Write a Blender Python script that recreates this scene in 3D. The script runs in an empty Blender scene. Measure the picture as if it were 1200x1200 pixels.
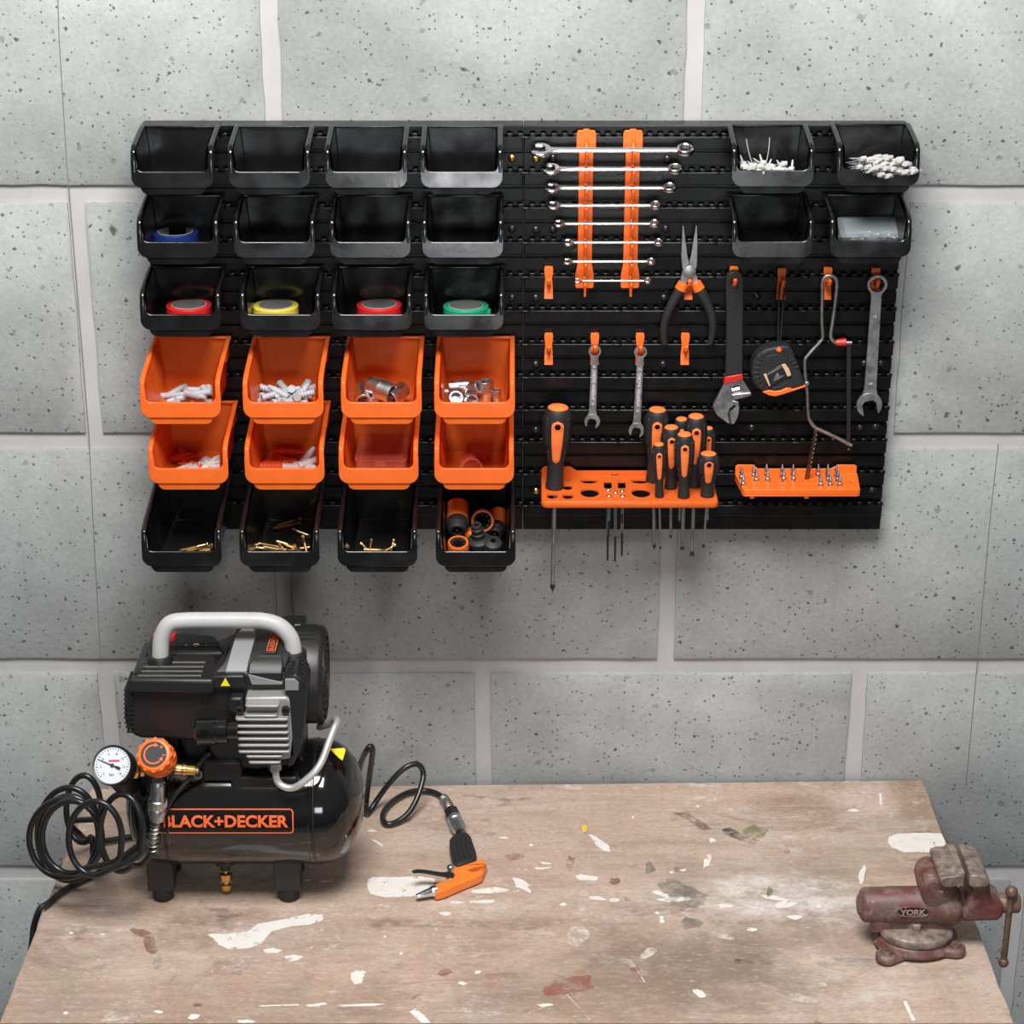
import bpy, bmesh, math, random
from mathutils import Vector as V, Matrix, geometry
R = math.radians
rnd = random.Random(7)
sc = bpy.context.scene
COL = sc.collection

# ------------------------------------------------------------------ camera, light, exposure
F = 2450.0; PITCH = R(22.0); BENCH = 0.85; CAMZ = BENCH + 1.473; CAMY = -2.62
cam = bpy.data.cameras.new('camera'); cam.sensor_width = 36; cam.sensor_fit = 'HORIZONTAL'
cam.lens = F / 1200 * 36; cam.clip_start = 0.05
co = bpy.data.objects.new('camera', cam); COL.objects.link(co)
co.location = (0, CAMY, CAMZ); co.rotation_euler = (R(90) - PITCH, 0, 0)
sc.camera = co
w = bpy.data.worlds.new('world'); sc.world = w; w.use_nodes = True
wt = w.node_tree; bg = wt.nodes['Background']; tc = wt.nodes.new('ShaderNodeTexCoord'); sx_ = wt.nodes.new('ShaderNodeSeparateXYZ')
wr = wt.nodes.new('ShaderNodeValToRGB'); wt.links.new(tc.outputs['Generated'], sx_.inputs[0]); wm = wt.nodes.new('ShaderNodeMath'); wm.operation = 'MULTIPLY_ADD'
wm.inputs[1].default_value = 0.5; wm.inputs[2].default_value = 0.5; wt.links.new(sx_.outputs[2], wm.inputs[0]); wt.links.new(wm.outputs[0], wr.inputs[0])
wr.color_ramp.elements[0].position = 0.30; wr.color_ramp.elements[0].color = (0.05, 0.05, 0.052, 1)
wr.color_ramp.elements[1].position = 0.85; wr.color_ramp.elements[1].color = (0.50, 0.51, 0.53, 1)
wt.links.new(wr.outputs[0], bg.inputs[0]); bg.inputs[1].default_value = 0.38
def area(name, loc, aim, sx, sy, power, col=(1, 1, 1)):
    l = bpy.data.lights.new(name, 'AREA'); l.shape = 'RECTANGLE'; l.size = sx; l.size_y = sy
    l.energy = power; l.color = col
    o = bpy.data.objects.new(name, l); COL.objects.link(o); o.location = loc
    o.rotation_euler = (V(aim) - V(loc)).to_track_quat('-Z', 'Y').to_euler()
    return o
area('key_softbox', (-0.1, -1.38, 3.25), (0.0, -0.15, 1.2), 1.1, 0.8, 94, (1, 0.985, 0.96))
area('front_softbox', (0.12, -3.4, 1.66), (0.05, 0, 1.5), 0.85, 0.5, 16, (0.95, 0.975, 1.0))
sc.view_settings.view_transform = 'Standard'; sc.view_settings.look = 'None'
sc.view_settings.gamma = 1.0; sc.view_settings.exposure = 0.0
try: sc.view_settings.use_curve_mapping = False
except Exception: pass

# ------------------------------------------------------------------ helpers
CAM = V((0, CAMY, CAMZ)); FWD = V((0, math.cos(PITCH), -math.sin(PITCH))); UP = V((0, math.sin(PITCH), math.cos(PITCH)))
def ray(px, py): return FWD + V((1, 0, 0)) * ((px - 600) / F) - UP * ((py - 600) / F)
def W(px, py, Y):                      # measured point of the photograph at wall distance Y
    d = ray(px, py); return CAM + d * ((Y - CAMY) / d.y)
def WZ(px, py, Z):                     # measured point at height Z
    d = ray(px, py); return CAM + d * ((Z - CAMZ) / d.z)
def mpp(p): return (V(p) - CAM).dot(FWD) / F     # metres per pixel there

MATS = {}
def mat(name, col, rough=0.5, metal=0.0, spec=0.5, var=0.0, vscale=40.0, bump=0.0, bscale=200.0, trans=0.0, coat=0.0, rvar=0.0, alpha=1.0):
    m = bpy.data.materials.new(name); m.use_nodes = True; nt = m.node_tree; b = nt.nodes['Principled BSDF']
    b.inputs['Base Color'].default_value = (*col, 1); b.inputs['Roughness'].default_value = rough
    b.inputs['Metallic'].default_value = metal; b.inputs['Specular IOR Level'].default_value = spec
    b.inputs['Transmission Weight'].default_value = trans; b.inputs['Coat Weight'].default_value = coat
    b.inputs['Coat Roughness'].default_value = 0.1; b.inputs['Alpha'].default_value = alpha
    g = nt.nodes.new('ShaderNodeNewGeometry')
    n = nt.nodes.new('ShaderNodeTexNoise'); n.inputs['Scale'].default_value = vscale; n.inputs['Detail'].default_value = 4
    nt.links.new(g.outputs['Position'], n.inputs['Vector'])
    if var:
        mr = nt.nodes.new('ShaderNodeMapRange'); mr.inputs[1].default_value = 0.3; mr.inputs[2].default_value = 0.7
        mr.inputs[3].default_value = 1 - var; mr.inputs[4].default_value = 1 + var
        nt.links.new(n.outputs[0], mr.inputs[0])
        mx = nt.nodes.new('ShaderNodeMix'); mx.data_type = 'RGBA'; mx.blend_type = 'MULTIPLY'; mx.inputs[0].default_value = 1
        mx.inputs[6].default_value = (*col, 1); nt.links.new(mr.outputs[0], mx.inputs[7]); nt.links.new(mx.outputs[2], b.inputs['Base Color'])
    if rvar:
        mr = nt.nodes.new('ShaderNodeMapRange'); mr.inputs[1].default_value = 0.3; mr.inputs[2].default_value = 0.7
        mr.inputs[3].default_value = max(0.02, rough - rvar); mr.inputs[4].default_value = rough + rvar
        nt.links.new(n.outputs[0], mr.inputs[0]); nt.links.new(mr.outputs[0], b.inputs['Roughness'])
    if bump:
        n2 = nt.nodes.new('ShaderNodeTexNoise'); n2.inputs['Scale'].default_value = bscale; n2.inputs['Detail'].default_value = 3
        nt.links.new(g.outputs['Position'], n2.inputs['Vector'])
        bp = nt.nodes.new('ShaderNodeBump'); bp.inputs['Strength'].default_value = bump; bp.inputs['Distance'].default_value = 0.001
        nt.links.new(n2.outputs[0], bp.inputs['Height']); nt.links.new(bp.outputs[0], b.inputs['Normal'])
    MATS[name] = m
    return m

class MB:
    def __init__(s): s.bm = bmesh.new(); s.mi = 0
    def add(s, vs, fs, M=None):
        bv = [s.bm.verts.new(M @ V(v) if M is not None else V(v)) for v in vs]
        for f in fs:
            try: s.bm.faces.new([bv[i] for i in f]).material_index = s.mi
            except ValueError: pass
        return s
    def box(s, c, size, M=None):
        x, y, z = (k / 2 for k in size); c = V(c)
        vs = [c + V(p) for p in ((-x,-y,-z),(x,-y,-z),(x,y,-z),(-x,y,-z),(-x,-y,z),(x,-y,z),(x,y,z),(-x,y,z))]
        return s.add(vs, [(3,2,1,0),(4,5,6,7),(0,1,5,4),(1,2,6,5),(2,3,7,6),(3,0,4,7)], M)
    def lathe(s, prof, M=None, n=32, caps=True):
        vs = []; fs = []
        for r, z in prof:
            for i in range(n):
                a = 2 * math.pi * i / n; vs.append((r * math.cos(a), r * math.sin(a), z))
        for k in range(len(prof) - 1):
            for i in range(n):
                j = (i + 1) % n; fs.append((k*n+i, k*n+j, (k+1)*n+j, (k+1)*n+i))
        if caps:
            fs.append(tuple(range(n))[::-1]); fs.append(tuple((len(prof)-1)*n + i for i in range(n)))
        return s.add(vs, fs, M)
    def ring(s, prof, M=None, n=32):                       # closed profile revolved (a torus-like body)
        vs = []; fs = []; m = len(prof)
        for r, z in prof:
            for i in range(n):
                a = 2 * math.pi * i / n; vs.append((r * math.cos(a), r * math.sin(a), z))
        for k in range(m):
            k2 = (k + 1) % m
            for i in range(n):
                j = (i + 1) % n; fs.append((k*n+i, k*n+j, k2*n+j, k2*n+i))
        return s.add(vs, fs, M)
    def cyl(s, p0, p1, r0, r1=None, n=20):
        p0 = V(p0); p1 = V(p1); r1 = r0 if r1 is None else r1
        return s.lathe([(r0, 0), (r1, (p1 - p0).length)], frame(p0, p1 - p0), n)
    def ball(s, c, r, n=16, sc3=(1, 1, 1), M=None):
        prof = [(r * math.sin(math.pi * k / 10) + (1e-5 if k in (0, 10) else 0), -r * math.cos(math.pi * k / 10)) for k in range(11)]
        T = Matrix.Translation(V(c)) @ Matrix.Diagonal((*sc3, 1))
        return s.lathe(prof, (M @ T) if M is not None else T, n)
    def tube(s, pts, r, n=10, sub=5, closed=False, smooth=True, flat=None, caps=True):
        pts = [V(p) for p in pts]; N = len(pts); rr = [V(q) if isinstance(q, tuple) else q for q in r] if isinstance(r, list) else [r] * N
        P = []; Q = []
        if smooth and N > 2:
            cnt = N if closed else N - 1
            for i in range(cnt):
                g = (lambda k: pts[k % N]) if closed else (lambda k: pts[max(0, min(N - 1, k))])
                a, b, c, d = g(i-1), g(i), g(i+1), g(i+2)
                for q in range(sub):
                    t = q / sub
                    P.append(0.5 * ((2*b) + (c-a)*t + (2*a-5*b+4*c-d)*t*t + (3*b-a-3*c+d)*t**3))
                    Q.append(rr[i] * (1-t) + rr[(i+1) % N] * t)
            if not closed: P.append(pts[-1]); Q.append(rr[-1])
        else: P = pts; Q = list(rr)
        m = len(P); T = []
        for i in range(m):
            a = P[(i-1) % m] if closed else P[max(0, i-1)]; b = P[(i+1) % m] if closed else P[min(m-1, i+1)]
            t = (b - a); T.append(t.normalized() if t.length > 1e-9 else V((0, 0, 1)))
        nrm = flat if flat is not None else T[0].orthogonal(); nrm = V(nrm)
        vs = []; fs = []
        for i in range(m):
            nrm = (nrm - T[i] * nrm.dot(T[i]))
            nrm = nrm.normalized() if nrm.length > 1e-6 else T[i].orthogonal().normalized()
            bn = T[i].cross(nrm)
            q = Q[i]; qa, qb = q if isinstance(q, V) else (q, q)
            for k in range(n):
                a = 2 * math.pi * k / n; vs.append(P[i] + nrm * (qa * math.cos(a)) + bn * (qb * math.sin(a)))
        for i in range(m if closed else m - 1):
            for k in range(n):
                j = (k+1) % n; i2 = (i+1) % m; fs.append((i*n+k, i*n+j, i2*n+j, i2*n+k))
        if not closed and caps: fs.append(tuple(range(n))[::-1]); fs.append(tuple((m-1)*n+k for k in range(n)))
        return s.add(vs, fs)
    def prism(s, outer, h, M=None, holes=()):               # polygon in local xy, z from 0 to h
        loops = [list(outer)] + [list(q) for q in holes]
        flat = [p for l in loops for p in l]; n = len(flat)
        if holes: tris = [tuple(t) for t in geometry.tessellate_polygon([[V((x, y, 0)) for x, y in l] for l in loops])]
        else: tris = [tuple(range(n))]
        vs = [(x, y, 0) for x, y in flat] + [(x, y, h) for x, y in flat]
        fs = [t[::-1] for t in tris] + [tuple(i + n for i in t) for t in tris]
        o = 0
        for l in loops:
            k = len(l)
            for i in range(k): j = (i+1) % k; fs.append((o+i, o+j, o+j+n, o+i+n))
            o += k
        return s.add(vs, fs, M)
    def vprism(s, px, Y, depth, holes=()):                  # outline measured on the upright plane at Y, going depth back
        f = lambda q: [(p.x, p.z) for p in (W(a, b, Y) for a, b in q)]
        return s.prism(f(px), depth, Matrix(((1,0,0,0),(0,0,1,Y),(0,1,0,0),(0,0,0,1))), [f(q) for q in holes])
    def hprism(s, px, Z, depth, holes=()):                  # outline measured on the level plane at Z, going depth down
        f = lambda q: [(p.x, p.y) for p in (WZ(a, b, Z) for a, b in q)]
        return s.prism(f(px), depth, Matrix.Translation((0, 0, Z - depth)), [f(q) for q in holes])
    def build(s, name, mats, parent=None, loc=None, bevel=0, seg=2, smooth=True, ang=35, norm=True):
        if norm: bmesh.ops.recalc_face_normals(s.bm, faces=s.bm.faces[:])
        me = bpy.data.meshes.new(name); s.bm.to_mesh(me); s.bm.free()
        o = bpy.data.objects.new(name, me); COL.objects.link(o)
        for m in (mats if isinstance(mats, (list, tuple)) else [mats]): me.materials.append(MATS[m] if isinstance(m, str) else m)
        M = Matrix.Identity(4); q = parent
        while q is not None: M = q.matrix_basis @ M; q = q.parent
        if loc is not None and parent is None: o.location = loc; M = Matrix.Translation(V(loc))
        if M != Matrix.Identity(4): me.transform(M.inverted())
        if parent is not None: o.parent = parent
        if smooth:
            me.polygons.foreach_set('use_smooth', [True] * len(me.polygons)); me.set_sharp_from_angle(angle=R(ang))
        if bevel:
            b = o.modifiers.new('bevel', 'BEVEL'); b.width = bevel; b.segments = seg; b.limit_method = 'ANGLE'; b.angle_limit = R(40)
        return o
def frame(p, zdir, xhint=None):
    z = V(zdir).normalized(); x = V(xhint) if xhint is not None else z.orthogonal()
    x = (x - z * x.dot(z)).normalized(); y = z.cross(x)
    return Matrix(((x.x, y.x, z.x, p[0]), (x.y, y.y, z.y, p[1]), (x.z, y.z, z.z, p[2]), (0, 0, 0, 1)))
def tag(o, label, cat, group=None, kind=None):
    o['label'] = label; o['category'] = cat
    if group: o['group'] = group
    if kind: o['kind'] = kind
    return o
def thing(name, label, cat, loc=(0, 0, 0), group=None):
    o = bpy.data.objects.new(name, None); COL.objects.link(o); o.location = loc; o.empty_display_size = 0.02
    return tag(o, label, cat, group)
def struct(o): o['kind'] = 'structure'; return o
def dup(root, label, group, loc=None, rot=None):
    def cp(o, par):
        c = o.copy(); COL.objects.link(c)
        if par is not None: c.parent = par
        for ch in list(o.children): cp(ch, c)
        return c
    r = cp(root, None)
    if loc is not None: r.location = loc
    if rot is not None: r.rotation_euler = rot
    r['label'] = label
    if group: r['group'] = group
    return r
def circ(cx, cy, r, n=24, a0=0, a1=2*math.pi, ry=None, closed=True):
    ry = r if ry is None else ry; m = n if closed else n - 1
    return [(cx + r * math.cos(a0 + (a1-a0)*i/m), cy + ry * math.sin(a0 + (a1-a0)*i/m)) for i in range(n)]
def rrect(x0, y0, x1, y1, r, n=5):
    o = []
    for cx, cy, a in ((x1-r, y0+r, -90), (x1-r, y1-r, 0), (x0+r, y1-r, 90), (x0+r, y0+r, 180)):
        o += [(cx + r*math.cos(R(a + 90*i/n)), cy + r*math.sin(R(a + 90*i/n))) for i in range(n + 1)]
    return o
def text2d(body, height, width=None, bold=0.0):             # centred glyph outlines, filled, in the xy plane
    c = bpy.data.curves.new('t', 'FONT'); c.body = body; c.align_x = 'CENTER'; c.align_y = 'CENTER'; c.offset = bold
    c.resolution_u = 3
    o = bpy.data.objects.new('t', c); me = bpy.data.meshes.new_from_object(o)
    vs = [v.co.copy() for v in me.vertices]; fs = [tuple(p.vertices) for p in me.polygons]
    bpy.data.objects.remove(o); bpy.data.curves.remove(c); bpy.data.meshes.remove(me)
    x0 = min(v.x for v in vs); x1 = max(v.x for v in vs); y0 = min(v.y for v in vs); y1 = max(v.y for v in vs)
    sy = height / (y1 - y0); sx = (width / (x1 - x0)) if width else sy
    return [V(((v.x - (x0+x1)/2) * sx, (v.y - (y0+y1)/2) * sy, 0)) for v in vs], fs

# ------------------------------------------------------------------ materials
mat('black_plastic', (0.012, 0.012, 0.013), 0.28, spec=0.5, rvar=0.10, vscale=60, bump=0.05, bscale=500)
mat('bin_black', (0.0055, 0.0055, 0.006), 0.20, spec=0.75, rvar=0.08, vscale=30, bump=0.06, bscale=150)
mat('panel_black', (0.0028, 0.0028, 0.003), 0.30, spec=0.42, rvar=0.05)
mat('orange_plastic', (0.92, 0.20, 0.030), 0.30, spec=0.4, rvar=0.07, var=0.04, bump=0.04, bscale=150)
mat('orange_hook', (0.86, 0.15, 0.018), 0.35, spec=0.4)
mat('rubber', (0.018, 0.018, 0.019), 0.55, spec=0.35, bump=0.1, bscale=600)
mat('grip_orange', (0.86, 0.19, 0.045), 0.42, spec=0.35)
mat('steel', (0.60, 0.60, 0.61), 0.33, 1.0, rvar=0.08, vscale=80)
mat('chrome', (0.80, 0.80, 0.81), 0.19, 1.0)
mat('satin_steel', (0.42, 0.42, 0.42), 0.42, 1.0, rvar=0.08, vscale=90, var=0.08)
mat('dark_steel', (0.05, 0.05, 0.052), 0.4, 0.8)
mat('brass', (0.72, 0.45, 0.16), 0.28, 1.0)
mat('zinc_yellow', (0.80, 0.58, 0.28), 0.30, 1.0)
mat('gloss_black', (0.006, 0.006, 0.0065), 0.10, spec=0.6, rvar=0.05, vscale=25, coat=0.3)
mat('comp_black', (0.013, 0.013, 0.0135), 0.42, spec=0.5, bump=0.15, bscale=700)
mat('comp_grey', (0.22, 0.22, 0.225), 0.45, spec=0.45)
mat('handle_grey', (0.42, 0.42, 0.42), 0.42, spec=0.45, var=0.05, vscale=25)
mat('cast_alu', (0.36, 0.355, 0.345), 0.5, 0.5, bump=0.3, bscale=400)
mat('alu_tube', (0.66, 0.66, 0.66), 0.42, 0.7, rvar=0.1)
mat('print_orange', (0.80, 0.13, 0.03), 0.4)
mat('yellow', (0.85, 0.70, 0.02), 0.45)
mat('white_dial', (0.60, 0.63, 0.66), 0.35)
mat('ink_black', (0.02, 0.02, 0.02), 0.6)
mat('ink_red', (0.6, 0.03, 0.03), 0.5)
mat('red_plastic', (0.55, 0.02, 0.015), 0.35)
mat('hole_black', (0.004, 0.004, 0.004), 0.9, spec=0.1)
mat('plug_grey', (0.36, 0.37, 0.40), 0.5)
mat('plug_white', (0.66, 0.63, 0.63), 0.5)
mat('plug_orange', (0.80, 0.10, 0.02), 0.45)
mat('zip_white', (0.50, 0.50, 0.485), 0.45)
mat('tape_red', (0.62, 0.018, 0.02), 0.32)
mat('tape_blue', (0.010, 0.028, 0.16), 0.32)
mat('tape_yellow', (0.70, 0.55, 0.06), 0.32)
mat('tape_green', (0.01, 0.32, 0.16), 0.32)
mat('card_grey', (0.33, 0.33, 0.32), 0.7)
mat('clear_plastic', (0.86, 0.93, 0.95), 0.12, trans=0.93, spec=0.5)
mat('frosted_plastic', (0.62, 0.70, 0.74), 0.25, alpha=0.13)
mat('red_clear', (0.97, 0.24, 0.15), 0.15, alpha=0.17)
mat('old_red', (0.15, 0.045, 0.045), 0.45)
mat('gun_orange', (0.84, 0.205, 0.03), 0.35, spec=0.4)
mat('seam_line', (0.16, 0.165, 0.165), 0.9, spec=0.1)
mat('wood_tan', (0.62, 0.40, 0.22), 0.5)

# thin orange polypropylene lets a little light through
nt = MATS['orange_plastic'].node_tree; pb = nt.nodes['Principled BSDF']; tl_ = nt.nodes.new('ShaderNodeBsdfTranslucent'); tl_.inputs[0].default_value = (0.95, 0.12, 0.01, 1)
mxs = nt.nodes.new('ShaderNodeMixShader'); mxs.inputs[0].default_value = 0.40; nt.links.new(pb.outputs[0], mxs.inputs[1]); nt.links.new(tl_.outputs[0], mxs.inputs[2]); nt.links.new(mxs.outputs[0], nt.nodes['Material Output'].inputs[0])

# ------------------------------------------------------------------ wall, floor, workbench
def node(nt, t, **kw):
    n = nt.nodes.new(t)
    for k, v in kw.items(): setattr(n, k, v)
    return n
def wall_material():
    m = bpy.data.materials.new('concrete_block'); m.use_nodes = True; nt = m.node_tree; L = nt.links.new; b = nt.nodes['Principled BSDF']
    g = node(nt, 'ShaderNodeNewGeometry')
    def noise(s, d, r=0.6, vec=None):
        n = node(nt, 'ShaderNodeTexNoise'); n.inputs['Scale'].default_value = s; n.inputs['Detail'].default_value = d
        n.inputs['Roughness'].default_value = r; L(vec or g.outputs['Position'], n.inputs['Vector']); return n.outputs[0]
    def mr(v, a, b_, c, d):
        n = node(nt, 'ShaderNodeMapRange'); L(v, n.inputs[0])
        for i, q in enumerate((a, b_, c, d)): n.inputs[i+1].default_value = q
        return n.outputs[0]
    def mth(op, a, c=None):
        n = node(nt, 'ShaderNodeMath', operation=op)
        for i, q in enumerate((a, c)):
            if q is None: continue
            if isinstance(q, (int, float)): n.inputs[i].default_value = q
            else: L(q, n.inputs[i])
        return n.outputs[0]
    v = mr(noise(2.2, 5), 0.3, 0.7, 0.80, 1.16)
    v = mth('MULTIPLY', v, mr(noise(14, 6, 0.7), 0.3, 0.7, 0.90, 1.08))
    v = mth('MULTIPLY', v, mr(noise(150, 3, 0.7), 0.28, 0.72, 0.90, 1.09))
    v = mth('MULTIPLY', v, mr(g.outputs['Random Per Island'], 0, 1, 0.93, 1.06))
    pits = None
    for scale, thr, dens, amt in ((22, 0.16, 0.22, 1.0), (48, 0.26, 0.40, 0.45), (80, 0.24, 0.60, 1.0), (150, 0.30, 0.75, 0.9)):
        vo = node(nt, 'ShaderNodeTexVoronoi'); vo.inputs['Scale'].default_value = scale
        dn = node(nt, 'ShaderNodeTexNoise'); dn.inputs['Scale'].default_value = scale * 2.5
        L(g.outputs['Position'], dn.inputs['Vector'])
        va = node(nt, 'ShaderNodeVectorMath', operation='MULTIPLY_ADD'); va.inputs[1].default_value = (0.25/scale*2,)*3
        L(dn.outputs['Color'], va.inputs[0]); L(g.outputs['Position'], va.inputs[2]); L(va.outputs[0], vo.inputs['Vector'])
        sp = node(nt, 'ShaderNodeSeparateColor'); L(vo.outputs['Color'], sp.inputs[0])
        lim = mth('MULTIPLY', mr(sp.outputs[0], 1 - dens, 1.0, 0.0, 1.0), thr)
        d = mth('SUBTRACT', lim, vo.outputs['Distance'])
        p = mr(d, 0.0, 0.07, 0.0, amt)
        pits = p if pits is None else mth('MAXIMUM', pits, p)
    dark = mth('SUBTRACT', 1.0, mth('MULTIPLY', pits, 0.72))
    v = mth('MULTIPLY', v, dark)
    mx = node(nt, 'ShaderNodeMix', data_type='RGBA', blend_type='MULTIPLY'); mx.inputs[0].default_value = 1
    mx.inputs[6].default_value = (0.362, 0.374, 0.374, 1); L(v, mx.inputs[7]); L(mx.outputs[2], b.inputs['Base Color'])
    b.inputs['Roughness'].default_value = 0.82; b.inputs['Specular IOR Level'].default_value = 0.3
    bp = node(nt, 'ShaderNodeBump'); bp.inputs['Strength'].default_value = 0.28; bp.inputs['Distance'].default_value = 0.002
    hgt = mth('SUBTRACT', noise(160, 4, 0.7), mth('MULTIPLY', pits, 1.2)); L(hgt, bp.inputs['Height']); L(bp.outputs[0], b.inputs['Normal'])
    MATS['block'] = m
wall_material()
mat('mortar', (0.46, 0.445, 0.455), 0.85, spec=0.2, var=0.05, vscale=20, bump=0.2, bscale=150)
mat('floor_concrete', (0.22, 0.22, 0.22), 0.8, var=0.15, vscale=6)

WY = 0.008                                                   # face of the blocks
rows_px = [-60, 227.5, 517, 781, 1023]                       # mortar lines measured down the wall
zs = [W(600, p, WY).z for p in rows_px]
step = zs[1] - zs[2]; zs[0] = zs[1] + step
while zs[-1] > 0.05: zs.append(zs[-1] - step)
vert = {0: W(319, 100, WY).x, 1: W(94, 300, WY).x, 2: W(333, 700, WY).x, 3: W(566, 850, WY).x, 4: W(1186, 1100, WY).x}
bw = 0.528; mb = MB(); gap = 0.0235
for i in range(len(zs) - 1):
    z1 = zs[i] - gap/2; z0 = max(0.0, zs[i+1] + gap/2); x0 = vert.get(i, vert[3] + 0.26 * (i % 2)); x = x0 - bw * math.ceil((x0 + 1.9) / bw)
    while x < 1.9:
        a, c = x + gap/2, x + bw - gap/2; e = 0.0055
        O = []
        for (p, q), m in zip((((a, z0), (c, z0)), ((c, z0), (c, z1)), ((c, z1), (a, z1)), ((a, z1), (a, z0))), (14, 9, 14, 9)):
            for k in range(m):
                j = 0.0011 if k else 0.0
                O.append((p[0] + (q[0]-p[0])*k/m + rnd.uniform(-j, j), max(0.0, p[1] + (q[1]-p[1])*k/m + rnd.uniform(-j, j)*.8)))
        n = len(O); vs = [(u, WY + e + .012, v) for u, v in O] + [(u, WY + .0012, v) for u, v in O] + [((u - (a+c)/2)*(1 - .0030/bw*2) + (a+c)/2, WY, (v - (z0+z1)/2)*(1 - .0020/.3*2) + (z0+z1)/2) for u, v in O]
        fs = [tuple(2*n + i for i in range(n))] + [(k*n + i, k*n + (i+1) % n, (k+1)*n + (i+1) % n, (k+1)*n + i) for k in (0, 1) for i in range(n)]
        mb.add(vs, fs); x += bw
mb.mi = 1
mb.box((0, WY + 0.0055 + 0.0425, zs[0]/2), (4.2, 0.085, zs[0] + 0.05)); mb.mi = 2
for line in ([(66,-60),(69,40),(78,190),(104,510),(111,650),(118,775)], [(1170,520),(1161,600),(1145,780),(1132,920)]):
    q = [W(x_, y_, WY - .0002) for x_, y_ in line]; h_ = .0006
    for p_, r_ in zip(q, q[1:]): mb.add([p_ + V((-h_,0,0)), p_ + V((h_,0,0)), r_ + V((h_,0,0)), r_ + V((-h_,0,0))], [(0,1,2,3)])
mb.mi = 0
struct(mb.build('wall_back', ['block', 'mortar', 'seam_line'], bevel=0.0, ang=50))
struct(MB().box((0, -1.4, -0.02), (4.2, 3.0, 0.04)).build('floor', 'floor_concrete'))

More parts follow.
